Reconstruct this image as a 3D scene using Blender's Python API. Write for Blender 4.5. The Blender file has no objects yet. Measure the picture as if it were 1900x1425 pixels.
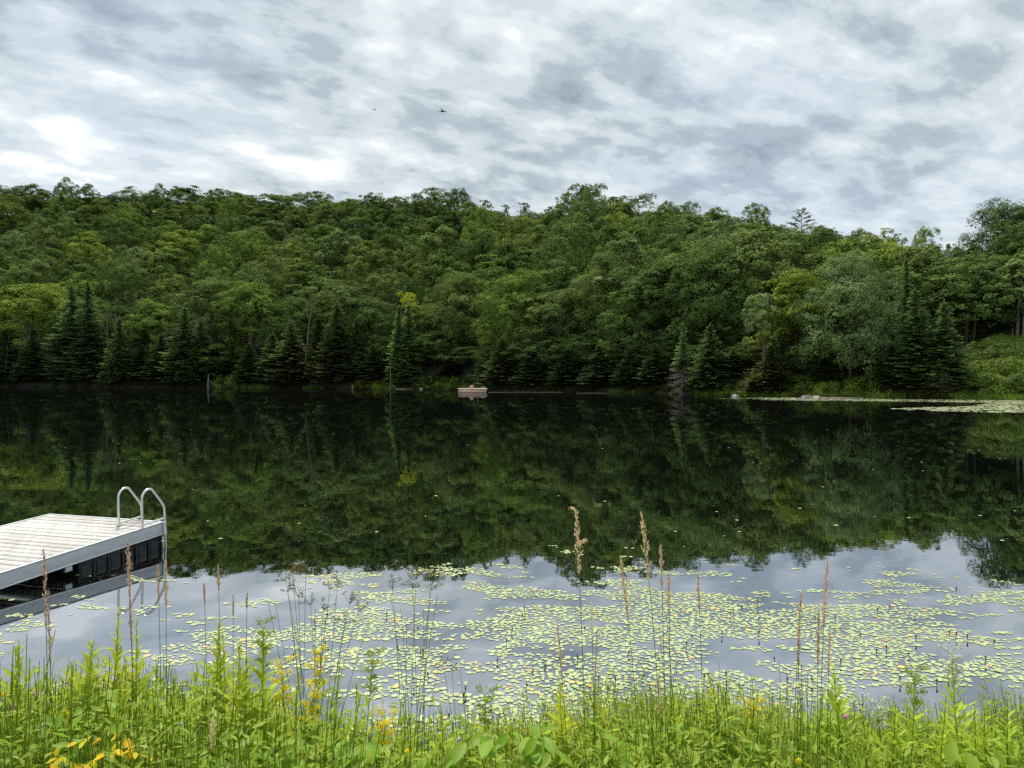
import bpy, math, random
import numpy as np
from mathutils import Vector, Matrix, Euler

S = bpy.context.scene
COL = S.collection
R = math.radians
H = 3.2            # eye height above the water
F = 1318.0         # focal length in photo pixels (photo 1900 wide)

# ------------------------------------------------------------------ camera
cd = bpy.data.cameras.new("camera")
cam = bpy.data.objects.new("camera", cd); COL.objects.link(cam)
cam.location = (0, 0, H); cam.rotation_euler = (R(90), 0, 0)
cd.sensor_width = 36; cd.lens = F / 1900 * 36
cd.shift_y = -12.5 / 1900
cd.clip_start = 0.05; cd.clip_end = 6000
S.camera = cam

# ------------------------------------------------------------------ view
S.view_settings.view_transform = 'Standard'
S.view_settings.look = 'None'
S.view_settings.exposure = 0.5
S.view_settings.gamma = 1
S.view_settings.use_curve_mapping = False
S.render.engine = 'CYCLES'
S.cycles.max_bounces = 6; S.cycles.diffuse_bounces = 2; S.cycles.glossy_bounces = 3
S.cycles.transmission_bounces = 3; S.cycles.transparent_max_bounces = 4
S.cycles.caustics_reflective = False; S.cycles.caustics_refractive = False
S.cycles.sample_clamp_indirect = 4
S.cycles.use_denoising = False

SUN_EL, SUN_AZ = 60, -24      # azimuth from +Y (towards the far shore), clockwise

# ------------------------------------------------------------------ world: broken altocumulus over a Nishita sky
W = bpy.data.worlds.new("World"); S.world = W; W.use_nodes = True
nt = W.node_tree; nt.nodes.clear()
def N(t, **kw):
    n = nt.nodes.new(t)
    for k, v in kw.items(): setattr(n, k, v)
    return n
def LK(a, b): nt.links.new(a, b)
def M(op, a, b=None, c=None, clamp=False):
    n = N('ShaderNodeMath', operation=op); n.use_clamp = clamp
    for i, v in enumerate((a, b, c)):
        if v is None: continue
        if isinstance(v, (int, float)): n.inputs[i].default_value = v
        else: LK(v, n.inputs[i])
    return n.outputs[0]
def VM(op, a, b):
    n = N('ShaderNodeVectorMath', operation=op)
    for i, v in enumerate((a, b)):
        if isinstance(v, tuple): n.inputs[i].default_value = v
        else: LK(v, n.inputs[i])
    return n
tc = N('ShaderNodeTexCoord'); sep = N('ShaderNodeSeparateXYZ'); LK(tc.outputs['Generated'], sep.inputs[0])
X, Y, Z = sep.outputs
zz = M('ADD', M('MAXIMUM', Z, 0.0), 0.24)
comb = N('ShaderNodeCombineXYZ'); LK(M('DIVIDE', X, zz), comb.inputs[0]); LK(M('DIVIDE', Y, zz), comb.inputs[1])
P = comb.outputs[0]
def mapn(vec, loc=(0,0,0), rot=0, sc=(1,1,1), typ='POINT'):
    n = N('ShaderNodeMapping', vector_type=typ); LK(vec, n.inputs[0])
    n.inputs['Location'].default_value = loc; n.inputs['Rotation'].default_value = (0,0,rot); n.inputs['Scale'].default_value = sc
    return n.outputs[0]
def noise(vec, sc, det, rough, dist=0):
    n = N('ShaderNodeTexNoise'); LK(vec, n.inputs['Vector'])
    n.inputs['Scale'].default_value = sc; n.inputs['Detail'].default_value = det
    n.inputs['Roughness'].default_value = rough; n.inputs['Distortion'].default_value = dist
    return n.outputs['Fac']
big = noise(mapn(P, (3.1, 7.7, 0), R(25), (1.0, 1.15, 1)), 0.62, 4, 0.55, 0.25)
puff = noise(mapn(P, (1.7, 2.2, 0), R(38), (1.3, 0.9, 1), 'TEXTURE'), 4.4, 8, 0.58, 0.2)
fine = noise(mapn(P, (5.0, 0.2, 0), R(25), (1.3, 0.9, 1), 'TEXTURE'), 9.5, 6, 0.55, 0.1)
val = M('MULTIPLY_ADD', big, 0.75, M('MULTIPLY_ADD', puff, 1.45, M('MULTIPLY', fine, 0.95)))
val = M('SUBTRACT', val, 1.06)
# cloud banks as they stand in the sky that day (azimuth, elevation)
az = M('ARCTAN2', X, Y); el = M('ARCSINE', Z)
ae = N('ShaderNodeCombineXYZ'); LK(az, ae.inputs[0]); LK(el, ae.inputs[1]); AE = ae.outputs[0]
banks = [  # px, py, half width, half height, tilt, lightness
 (90,225,170,32,-15,.06),(390,285,200,34,-8,.07),(60,335,130,18,0,.03),(700,95,50,110,25,.16),(830,60,65,50,10,.18),
 (1040,235,130,26,8,.16),(1340,95,190,55,-15,.20),(1620,150,170,30,10,.08),(430,125,150,24,-25,.18),(950,55,60,40,0,.2),
 (600,330,190,18,-14,.18),(480,200,200,18,-22,.1),
 (250,55,270,55,-8,-.2),(130,165,190,30,-28,-.18),(1110,120,150,45,-10,-.16),(660,265,230,34,-24,-.13),(1800,60,160,55,0,-.14),
 (520,30,120,40,0,-.12),(20,40,100,60,0,-.1),(1060,310,260,32,4,-.05),(1560,240,330,34,6,-.05),(760,200,60,40,0,-.12),(1250,185,160,16,0,-.08)]
for (bx, by, rx, ry, tilt, amp) in banks:
    a = math.atan((bx-950)/F); e = math.atan((700-by)/math.hypot(F, bx-950))
    m = mapn(AE, (a, e, 0), R(tilt), (rx/F, ry/F, 1), 'TEXTURE')
    d = VM('DOT_PRODUCT', m, m).outputs['Value']
    g = M('EXPONENT', M('MULTIPLY', d, -0.8))
    val = M('MULTIPLY_ADD', g, amp, val)
ramp = N('ShaderNodeValToRGB'); LK(val, ramp.inputs[0])
cr = ramp.color_ramp; cr.interpolation = 'EASE'
cr.elements[0].position = 0.04; cr.elements[0].color = (.27,.32,.37,1)
cr.elements[1].position = 0.92; cr.elements[1].color = (.93,.945,.94,1)
for p, c in ((0.30,(.39,.455,.505,1)),(0.5,(.55,.618,.655,1)),(0.66,(.665,.72,.745,1))):
    el_ = cr.elements.new(p); el_.color = c
sky = N('ShaderNodeTexSky', sky_type='NISHITA'); sky.sun_disc = False
sky.sun_elevation = R(SUN_EL); sky.sun_rotation = R(SUN_AZ)
bg_sky = N('ShaderNodeBackground'); LK(sky.outputs[0], bg_sky.inputs[0]); bg_sky.inputs[1].default_value = 0.09
bg_cloud = N('ShaderNodeBackground'); LK(ramp.outputs[0], bg_cloud.inputs[0]); bg_cloud.inputs[1].default_value = 0.86
gap = noise(mapn(P, (9.3, 4.4, 0), R(15), (1.0, 1.4, 1)), 0.9, 5, 0.55, 0.2)
cov = N('ShaderNodeMapRange'); LK(gap, cov.inputs[0]); cov.inputs[1].default_value = 0.36; cov.inputs[2].default_value = 0.52
cov.inputs[3].default_value = 0.78; cov.inputs[4].default_value = 1.0
mix = N('ShaderNodeMixShader'); LK(cov.outputs[0], mix.inputs[0]); LK(bg_sky.outputs[0], mix.inputs[1]); LK(bg_cloud.outputs[0], mix.inputs[2])
wo = N('ShaderNodeOutputWorld'); LK(mix.outputs[0], wo.inputs[0])

sl = bpy.data.lights.new("sun", 'SUN'); sun = bpy.data.objects.new("sun", sl); COL.objects.link(sun)
sl.energy = 3.0; sl.angle = R(9); sl.color = (1, .95, .84)
dv = Vector((math.sin(R(SUN_AZ))*math.cos(R(SUN_EL)), math.cos(R(SUN_AZ))*math.cos(R(SUN_EL)), math.sin(R(SUN_EL))))
sun.rotation_euler = dv.to_track_quat('Z', 'Y').to_euler()

# ------------------------------------------------------------------ materials
def newmat(name):
    m = bpy.data.materials.new(name); m.use_nodes = True; m.node_tree.nodes.clear(); return m, m.node_tree
class G:
    def __init__(s, t): s.t = t
    def n(s, typ, ins=None, **kw):
        n = s.t.nodes.new(typ)
        for k, v in kw.items(): setattr(n, k, v)
        for k, v in (ins or {}).items():
            if isinstance(v, bpy.types.NodeSocket): s.t.links.new(v, n.inputs[k])
            else: n.inputs[k].default_value = v
        return n
    def out(s, sh): s.n('ShaderNodeOutputMaterial', {0: sh})
def foliage_mat(name, base, alt, transl=0.3, gloss=0.0, use_obj=True, rough=.5, back=None):
    """leaf colour: base/alt blended by the per-face 'tint', times the object's own tone"""
    m, t = newmat(name); g = G(t)
    at_ = g.n('ShaderNodeAttribute', attribute_name='tint')
    mx = g.n('ShaderNodeMix', {0: at_.outputs['Fac'], 6: (*base,1), 7: (*alt,1)}, data_type='RGBA')
    c = mx.outputs[2]
    if use_obj:
        oi = g.n('ShaderNodeObjectInfo')
        mu = g.n('ShaderNodeMix', {0: 1.0, 6: c, 7: oi.outputs['Color']}, data_type='RGBA', blend_type='MULTIPLY'); c = mu.outputs[2]
    di = g.n('ShaderNodeBsdfDiffuse', {'Color': c})
    tr = g.n('ShaderNodeBsdfTranslucent', {'Color': c})
    sh = g.n('ShaderNodeMixShader', {0: transl, 1: di.outputs[0], 2: tr.outputs[0]}).outputs[0]
    if gloss:
        gl = g.n('ShaderNodeBsdfGlossy', {'Color': (1,1,1,1), 'Roughness': rough})
        lw = g.n('ShaderNodeLayerWeight', {'Blend': .25})
        mm = g.n('ShaderNodeMapRange', {0: lw.outputs['Facing'], 1: 0, 2: 1, 3: .02*gloss, 4: .55*gloss})
        sh = g.n('ShaderNodeMixShader', {0: mm.outputs[0], 1: sh, 2: gl.outputs[0]}).outputs[0]
    g.out(sh); return m
def solid_mat(name, col, rough=.6, metal=0, var=.25, scale=8, bump=0.0, stretch=(1,1,1), col2=None, coord='Object'):
    m, t = newmat(name); g = G(t)
    tc = g.n('ShaderNodeTexCoord')
    mp = g.n('ShaderNodeMapping', {0: tc.outputs[coord], 'Scale': stretch})
    nz = g.n('ShaderNodeTexNoise', {'Vector': mp.outputs[0], 'Scale': scale, 'Detail': 6.0, 'Roughness': .65})
    c2 = col2 or tuple(v*(1-var) for v in col)
    rp = g.n('ShaderNodeMapRange', {0: nz.outputs['Fac'], 1: .35, 2: .65})
    mx = g.n('ShaderNodeMix', {0: rp.outputs[0], 6: (*c2,1), 7: (*col,1)}, data_type='RGBA')
    ins = {'Base Color': mx.outputs[2], 'Roughness': rough, 'Metallic': metal}
    if bump:
        b = g.n('ShaderNodeBump', {'Strength': bump, 'Distance': .02, 'Height': nz.outputs['Fac']}); ins['Normal'] = b.outputs[0]
    p = g.n('ShaderNodeBsdfPrincipled', ins); g.out(p.outputs[0]); return m

MAT = {}
MAT['broadleaf'] = foliage_mat('broadleaf_foliage', (.075,.125,.042), (.270,.340,.105), .16)
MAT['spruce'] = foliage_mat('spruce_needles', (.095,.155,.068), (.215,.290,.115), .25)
MAT['bark'] = solid_mat('bark', (.10,.085,.065), .9, var=.5, scale=3, stretch=(3,3,.6))
MAT['grey_bark'] = solid_mat('grey_bark', (.34,.30,.27), .9, var=.45, scale=2, stretch=(3,3,.5))
MAT['red_bark'] = solid_mat('red_bark', (.30,.20,.17), .9, var=.3, scale=2)
MAT['undergrowth'] = foliage_mat('undergrowth_leaves', (.26,.36,.04), (.45,.55,.08), .48, .10, True, .45)
MAT['grass'] = foliage_mat('grass_blades', (.28,.38,.04), (.50,.58,.10), .5, .10, True, .4)
MAT['straw'] = foliage_mat('straw_seed', (.60,.48,.36), (.88,.76,.60), .4)
MAT['rush_brown'] = foliage_mat('rush_spikelet', (.15,.12,.04), (.30,.26,.09), .3)
MAT['yellow'] = foliage_mat('yellow_petal', (.90,.72,.02), (.98,.88,.08), .5)
MAT['yellow_leaf'] = foliage_mat('yellow_leaf', (.96,.66,.02), (.98,.84,.06), .5, .04)
MAT['white_flower'] = foliage_mat('white_flower', (.60,.62,.45), (.80,.80,.70), .3)
MAT['pink_flower'] = foliage_mat('pink_flower', (.55,.25,.35), (.75,.5,.55), .3)
MAT['pad'] = foliage_mat('lily_pad', (.48,.56,.24), (.56,.62,.29), .10, .6, True, .3)
MAT['forest_floor'] = solid_mat('forest_floor', (.030,.035,.015), 1, var=.5, scale=.6, col2=(.018,.022,.010))
MAT['bank_soil'] = solid_mat('bank_soil', (.07,.065,.035), 1, var=.5, scale=2, bump=.4, col2=(.05,.07,.02))
MAT['rock'] = solid_mat('rock', (.46,.44,.43), .9, var=.5, scale=3, bump=.6, col2=(.22,.21,.20))
MAT['alu'] = solid_mat('galvanised_aluminium', (.66,.70,.74), .6, .15, var=.2, scale=5, stretch=(.6,.6,2))
MAT['tube'] = solid_mat('satin_aluminium_tube', (.72,.72,.70), .32, .75, var=.06, scale=10)
MAT['black'] = solid_mat('black_plastic_float', (.012,.013,.015), .35, var=.4, scale=4)
MAT['raft_side'] = solid_mat('raft_side_boards', (.86,.60,.46), .8, var=.12, scale=1.2, stretch=(.3,1,6))
MAT['raft_top'] = solid_mat('raft_deck_boards', (.88,.78,.60), .8, var=.12, scale=2)
MAT['pink_vinyl'] = solid_mat('pink_vinyl', (.55,.12,.20), .4, var=.2, scale=3)
MAT['bird_dark'] = solid_mat('dark_feathers', (.035,.03,.04), .7, var=.3)
MAT['bird_pale'] = solid_mat('pale_feathers', (.68,.70,.74), .7, var=.2)
# weathered deck boards: grain along each board, a tone per board
m, t = newmat('weathered_deck_board'); g = G(t)
tc_ = g.n('ShaderNodeTexCoord'); oi = g.n('ShaderNodeObjectInfo')
off = g.n('ShaderNodeVectorMath', {0: tc_.outputs['Object'], 1: oi.outputs['Location']}, operation='ADD')
mp = g.n('ShaderNodeMapping', {0: off.outputs[0], 'Scale': (1.0, 16, 1)})
nz = g.n('ShaderNodeTexNoise', {'Vector': mp.outputs[0], 'Scale': 3.0, 'Detail': 8.0, 'Roughness': .7})
nz2 = g.n('ShaderNodeTexNoise', {'Vector': off.outputs[0], 'Scale': 2.2, 'Detail': 3.0})
rp = g.n('ShaderNodeMapRange', {0: nz.outputs['Fac'], 1: .38, 2: .58})
mx = g.n('ShaderNodeMix', {0: rp.outputs[0], 6: (.40,.37,.345,1), 7: (.78,.77,.76,1)}, data_type='RGBA')
rp2 = g.n('ShaderNodeMapRange', {0: nz2.outputs['Fac'], 1: .3, 2: .7, 3: .8, 4: 1.08})
mu = g.n('ShaderNodeMix', {0: 1.0, 6: mx.outputs[2], 7: rp2.outputs[0]}, data_type='RGBA', blend_type='MULTIPLY')
mu2 = g.n('ShaderNodeMix', {0: 1.0, 6: mu.outputs[2], 7: oi.outputs['Color']}, data_type='RGBA', blend_type='MULTIPLY')
bp = g.n('ShaderNodeBump', {'Strength': .4, 'Distance': .004, 'Height': nz.outputs['Fac']})
p = g.n('ShaderNodeBsdfPrincipled', {'Base Color': mu2.outputs[2], 'Roughness': .75, 'Normal': bp.outputs[0]}); g.out(p.outputs[0])
MAT['deck'] = m
# water: dark lake, calm surface with faint ripples
m, t = newmat('lake_water'); g = G(t)
geo = g.n('ShaderNodeNewGeometry')
mpa = g.n('ShaderNodeMapping', {0: geo.outputs['Position'], 'Scale': (1.0, 1.6, 1)})
n1 = g.n('ShaderNodeTexNoise', {'Vector': mpa.outputs[0], 'Scale': 2.2, 'Detail': 3.0, 'Roughness': .5})
n2 = g.n('ShaderNodeTexNoise', {'Vector': mpa.outputs[0], 'Scale': .35, 'Detail': 3.0, 'Roughness': .5})
n3 = g.n('ShaderNodeTexNoise', {'Vector': geo.outputs['Position'], 'Scale': .05, 'Detail': 2.0})
am = g.n('ShaderNodeMapRange', {0: n3.outputs['Fac'], 1: .4, 2: .62, 3: .35, 4: 1.0})
h1 = g.n('ShaderNodeMath', {0: n1.outputs['Fac'], 1: am.outputs[0]}, operation='MULTIPLY')
b1 = g.n('ShaderNodeBump', {'Strength': .5, 'Distance': .0016, 'Height': h1.outputs[0]})
b2 = g.n('ShaderNodeBump', {'Strength': .5, 'Distance': .0045, 'Height': n2.outputs['Fac'], 'Normal': b1.outputs[0]})
fr = g.n('ShaderNodeFresnel', {'IOR': 1.33})
fm = g.n('ShaderNodeMapRange', {0: fr.outputs[0], 1: .02, 2: .6, 3: .58, 4: .58})
gl = g.n('ShaderNodeBsdfGlossy', {'Color': (.93,.96,1.0,1), 'Roughness': .004, 'Normal': b2.outputs[0]})
di = g.n('ShaderNodeBsdfDiffuse', {'Color': (.003,.004,.003,1)})
ms = g.n('ShaderNodeMixShader', {0: fm.outputs[0], 1: di.outputs[0], 2: gl.outputs[0]}); g.out(ms.outputs[0])
MAT['water'] = m

# ------------------------------------------------------------------ mesh helpers
def npmesh(name, V, FA, mats, tint=None, midx=None, smooth=False):
    """V (n,3); FA: (m,k) array or list of such arrays"""
    me = bpy.data.meshes.new(name)
    FL = FA if isinstance(FA, list) else [FA]
    V = np.asarray(V, dtype=np.float32)
    me.vertices.add(len(V)); me.vertices.foreach_set('co', V.ravel())
    loops = np.concatenate([np.asarray(f, dtype=np.int32).ravel() for f in FL])
    sizes = np.concatenate([np.full(len(f), np.asarray(f).shape[1], dtype=np.int32) for f in FL])
    me.loops.add(len(loops)); me.loops.foreach_set('vertex_index', loops)
    me.polygons.add(len(sizes))
    me.polygons.foreach_set('loop_start', np.concatenate([[0], np.cumsum(sizes)[:-1]]).astype(np.int32))
    me.update(calc_edges=True)
    for mt in (mats if isinstance(mats, (list, tuple)) else [mats]): me.materials.append(mt)
    if tint is not None:
        a = me.attributes.new('tint', 'FLOAT', 'FACE'); a.data.foreach_set('value', np.asarray(tint, dtype=np.float32))
    if midx is not None: me.polygons.foreach_set('material_index', np.asarray(midx, dtype=np.int32))
    if smooth: me.polygons.foreach_set('use_smooth', np.ones(len(sizes), dtype=bool))
    return me
def ob(name, data, parent=None, loc=None, color=None, **props):
    o = bpy.data.objects.new(name, data); COL.objects.link(o)
    if parent: o.parent = parent
    if loc is not None: o.location = loc
    if color: o.color = (*color, 1)
    for k, v in props.items(): o[k] = v
    return o
def nrm(a): return a / (np.linalg.norm(a, axis=-1, keepdims=True) + 1e-9)
def cards(C, Nv, L, Wd, rng, fold=.18, T=None):
    n = len(C); L = np.broadcast_to(L, n)[:, None]; Wd = np.broadcast_to(Wd, n)[:, None]
    if T is None: T = np.cross(Nv, rng.normal(size=(n, 3)))
    T = nrm(T); B = nrm(np.cross(Nv, T))
    V = np.empty((n, 4, 3))
    V[:, 0] = C - T*L/2; V[:, 1] = C + B*Wd/2 + T*L*.06 - Nv*fold*Wd
    V[:, 2] = C + T*L/2; V[:, 3] = C - B*Wd/2 + T*L*.06 - Nv*fold*Wd
    return V.reshape(-1, 3), np.arange(n*4).reshape(n, 4)
def leaves(base, T, Nv, L, Wd, fold=.25, droop=.0):
    """pointed leaves with a folded midrib: 5 verts, 4 tris each"""
    n = len(base); L = np.broadcast_to(L, n)[:, None]; Wd = np.broadcast_to(Wd, n)[:, None]
    T = nrm(T); B = nrm(np.cross(Nv, T)); Nn = np.cross(T, B)
    V = np.empty((n, 5, 3)); mid = base + T*L*.45
    V[:, 0] = base; V[:, 1] = mid + B*Wd/2; V[:, 2] = base + T*L - Nn*L*droop; V[:, 3] = mid - B*Wd/2; V[:, 4] = mid - Nn*Wd*fold
    i = np.arange(n)[:, None]*5
    Fc = np.concatenate([i+np.array([[0,1,4]]), i+np.array([[1,2,4]]), i+np.array([[2,3,4]]), i+np.array([[3,0,4]])], axis=1).reshape(-1, 3)
    return V.reshape(-1, 3), Fc
def join(parts):
    """parts: list of (V, F(k const)) -> V, list of F grouped"""
    Vs, Fs, o = [], [], 0
    for v, f in parts:
        Vs.append(v); Fs.append(np.asarray(f)+o); o += len(v)
    return np.concatenate(Vs), Fs
def tubes(segs, sides=5):
    """segs: list of (p0, p1, r0, r1) -> V, F quads"""
    P0 = np.array([s[0] for s in segs], float); P1 = np.array([s[1] for s in segs], float)
    r0 = np.array([s[2] for s in segs])[:, None, None]; r1 = np.array([s[3] for s in segs])[:, None, None]
    D = nrm(P1-P0); ref = np.where(np.abs(D[:, 2:3]) > .9, np.array([[1., 0, 0]]), np.array([[0., 0, 1]]))
    A = nrm(np.cross(D, ref)); B = np.cross(D, A)
    an = np.arange(sides)*2*math.pi/sides
    ring = A[:, None]*np.cos(an)[None, :, None] + B[:, None]*np.sin(an)[None, :, None]
    V = np.concatenate([P0[:, None]+ring*r0, P1[:, None]+ring*r1], axis=1)
    n = len(segs); base = (np.arange(n)*2*sides)[:, None]
    k = np.arange(sides); k2 = (k+1) % sides
    q = np.stack([k, k2, k2+sides, k+sides], axis=1)[None] + base[:, :, None]
    return V.reshape(-1, 3), q.reshape(-1, 4)
def path_tube(pts, radii, sides=8, closed_ends=True):
    """one continuous tube along a polyline"""
    pts = np.array(pts, float); n = len(pts); radii = np.broadcast_to(radii, n)
    T = nrm(np.gradient(pts, axis=0)); ref = np.array([.31, .95, .05])
    V = []
    for i in range(n):
        a = nrm(np.cross(T[i], ref)); b = np.cross(T[i], a); ref = np.cross(a, T[i])*-1 if False else ref
        for k in range(sides):
            an = 2*math.pi*k/sides; V.append(pts[i]+(a*math.cos(an)+b*math.sin(an))*radii[i])
    Fq = [(i*sides+k, i*sides+(k+1) % sides, (i+1)*sides+(k+1) % sides, (i+1)*sides+k) for i in range(n-1) for k in range(sides)]
    return np.array(V), np.array(Fq)
def boxv(x0, x1, y0, y1, z0, z1):
    V = np.array([(x,y,z) for z in (z0,z1) for y in (y0,y1) for x in (x0,x1)], float)
    Fq = np.array([(0,2,3,1),(4,5,7,6),(0,1,5,4),(2,6,7,3),(0,4,6,2),(1,3,7,5)])
    return V, Fq
def simple(name, V, Fq, mat, parent=None, smooth=False, bevel=0, **kw):
    me = npmesh(name, V, Fq, mat, smooth=smooth); o = ob(name, me, parent, **kw)
    if bevel:
        b = o.modifiers.new('edge', 'BEVEL'); b.width = bevel; b.segments = 2
    return o
def thing(name, loc, label, cat, group=None, rz=0, scale=None):
    o = bpy.data.objects.new(name, None); COL.objects.link(o); o.location = loc; o.rotation_euler = (0, 0, rz)
    o.empty_display_size = .2
    if scale is not None: o.scale = scale
    o['label'] = label; o['category'] = cat
    if group: o['group'] = group
    return o
def tag(o, label, cat, group=None):
    o['label'] = label; o['category'] = cat
    if group: o['group'] = group
    return o
def vnoise(x, y, seed=0):
    xi = np.floor(x).astype(int); yi = np.floor(y).astype(int); xf = x-xi; yf = y-yi
    def h(a, b):
        v = np.sin(a*127.1+b*311.7+seed*74.7)*43758.5453; return v-np.floor(v)
    u = xf*xf*(3-2*xf); v = yf*yf*(3-2*yf)
    return (h(xi,yi)*(1-u)+h(xi+1,yi)*u)*(1-v)+(h(xi,yi+1)*(1-u)+h(xi+1,yi+1)*u)*v
def pxx(px, Yd): return (px-950)/F*Yd
def pyz(py, Yd): return H-(py-700)/F*Yd

# ------------------------------------------------------------------ terrain
KP = np.array([-900,-300,0,400,700,850,950,1200,1300,1500,1700,1900,2300,3200], float)
KS = np.array([215,235,234,212,192,182,165,141,129,113,105,100,92,90], float)        # far shore distance
RP = np.array([-900,0,300,550,800,950,1100,1300,1485,1600,1780,1900,2300,3200], float)
RD = np.array([430,430,415,375,335,315,290,255,228,212,195,190,190,190], float)    # ridge distance
RT = np.array([360,352,352,366,368,392,380,396,425,440,468,470,450,440], float)     # skyline of the ridge trees (photo rows)
def shoreY(px): return np.interp(px, KP, KS)
def ridgeY(px): return np.interp(px, RP, RD)
def ridgeZ(px):
    d = ridgeY(px); return H+(700-np.interp(px, RP, RT))/F*d-15
def bankZ(px): return np.interp(px, [1600,1780,1850,2400], [1.5,4,7,8])
def groundz(x, y):
    x = np.asarray(x, float); y = np.asarray(y, float)
    px = 950+F*x/np.maximum(y, 1e-3)
    s0, s1 = shoreY(px), ridgeY(px)
    t = (y-s0)/(s1-s0)
    tt = np.clip(t, 0, 1)
    z = ridgeZ(px)*(tt**1.05)*(1-.12*np.sin(tt*math.pi))
    z += bankZ(px)*np.clip((y-s0)/12, 0, 1)*(1-tt)
    z += .5*np.clip((y-s0)/2.0, -3, 1)
    z -= np.clip(t-1.2, 0, 3)*ridgeZ(px)*.25
    z += (vnoise(x*.08, y*.08, 3)-.5)*2.5*np.clip(tt*5, 0, 1)
    return z
us = np.linspace(-900, 3000, 170); ts = np.concatenate([[-.08,-.02,0,.01,.02,.04,.06,.08], np.linspace(.1,1.05,26), [1.2,1.5,2,3,5]])
V = []
for tq in ts:
    yy = shoreY(us)+tq*(ridgeY(us)-shoreY(us)); xx = pxx(us, yy); V.append(np.stack([xx, yy, groundz(xx, yy)], 1))
V = np.concatenate(V); nu = len(us)
Fq = [(r*nu+c, r*nu+c+1, (r+1)*nu+c+1, (r+1)*nu+c) for r in range(len(ts)-1) for c in range(nu-1)]
simple('hill', V, np.array(Fq), MAT['forest_floor'], smooth=True, kind='structure')
V, Fq = boxv(-5000,5000,-5000,5000,-4.0,-3.0); simple('ground', V, Fq, MAT['forest_floor'], kind='structure')
V = np.array([(-900,-2,0),(900,-2,0),(900,900,0),(-900,900,0)], float); simple('lake', V, np.array([(0,1,2,3)]), MAT['water'], kind='structure')
def edgeY(x): return 5.4+.35*np.sin(x*.9+.5)+.25*np.sin(x*2.3)+np.clip(x-2,0,4)*.12
def bank(x, y):
    x = np.asarray(x, float); y = np.asarray(y, float); e = edgeY(x)
    z = np.where(y < 1.2, 1.6, 1.6*(1-(y-1.2)/(e-1.2)))
    z = np.maximum(z, -2.5)+(vnoise(x*2, y*2, 5)-.5)*.10*(y > .5)
    return z
gx = np.concatenate([np.linspace(-300,-12,20), np.linspace(-11,11,90), np.linspace(12,300,20)])
gy = np.concatenate([[-300,-100,-30,-5,0], np.linspace(1,7.5,30), [9]])
GX, GY = np.meshgrid(gx, gy); V = np.stack([GX.ravel(), GY.ravel(), bank(GX, GY).ravel()], 1); nu = len(gx)
Fq = [(r*nu+c, r*nu+c+1, (r+1)*nu+c+1, (r+1)*nu+c) for r in range(len(gy)-1) for c in range(nu-1)]
simple('near_bank', V, np.array(Fq), MAT['bank_soil'], smooth=True, kind='structure')

# ------------------------------------------------------------------ trees
def branchy(rng, p, d, L, r, depth, out, spread=.6, up=.15, nb=3, seglen=4):
    """recursive limbs; out collects (p0,p1,r0,r1)"""
    p = np.array(p, float); d = np.array(d, float)
    for i in range(seglen):
        d = d+rng.normal(size=3)*.09; d[2] += up*.15; d /= np.linalg.norm(d)
        q = p+d*L/seglen; r2 = r*(1-.16)
        out.append((p, q, r, r2)); 
        if depth > 0 and i >= 1:
            for _ in range(rng.integers(1, nb)):
                b = np.cross(d, rng.normal(size=3)); b /= np.linalg.norm(b)+1e-6
                nd = d*(1-spread)+b*spread; nd[2] += up*.4; nd /= np.linalg.norm(nd)
                branchy(rng, q, nd, L*rng.uniform(.45,.65), r2*.5, depth-1, out, spread, up, nb, max(2, seglen-1))
        p, r = q, r2
def trunk_mesh(name, rng, h, r, mat, limbs=6, crown_lo=.35):
    segs = []; p = np.array([0.,0,-1.]); n = 9
    xs = np.cumsum(rng.normal(size=(n, 2))*.02*h/n*3, axis=0)
    for i in range(n-1):
        q = np.array([xs[i,0], xs[i,1], (i+1)/n*h*.88]); ra = r*(1-i/n)**.8; rb = r*(1-(i+1)/n)**.8
        segs.append((p, q, ra, rb)); 
        if (i+1)/n > crown_lo:
            for _ in range(max(1, limbs//5)):
                a = rng.uniform(0, 6.28); dd = np.array([math.cos(a), math.sin(a), rng.uniform(.3,.9)])
                e = q+dd*h*rng.uniform(.14,.24); mid = (q+e)/2+np.array([0,0,-.02*h]); segs += [(q, mid, rb*.45, rb*.3), (mid, e, rb*.3, rb*.1)]
        p = q
    V, Fq = tubes(segs, 6); return npmesh(name, V, Fq, mat, smooth=True)
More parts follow.
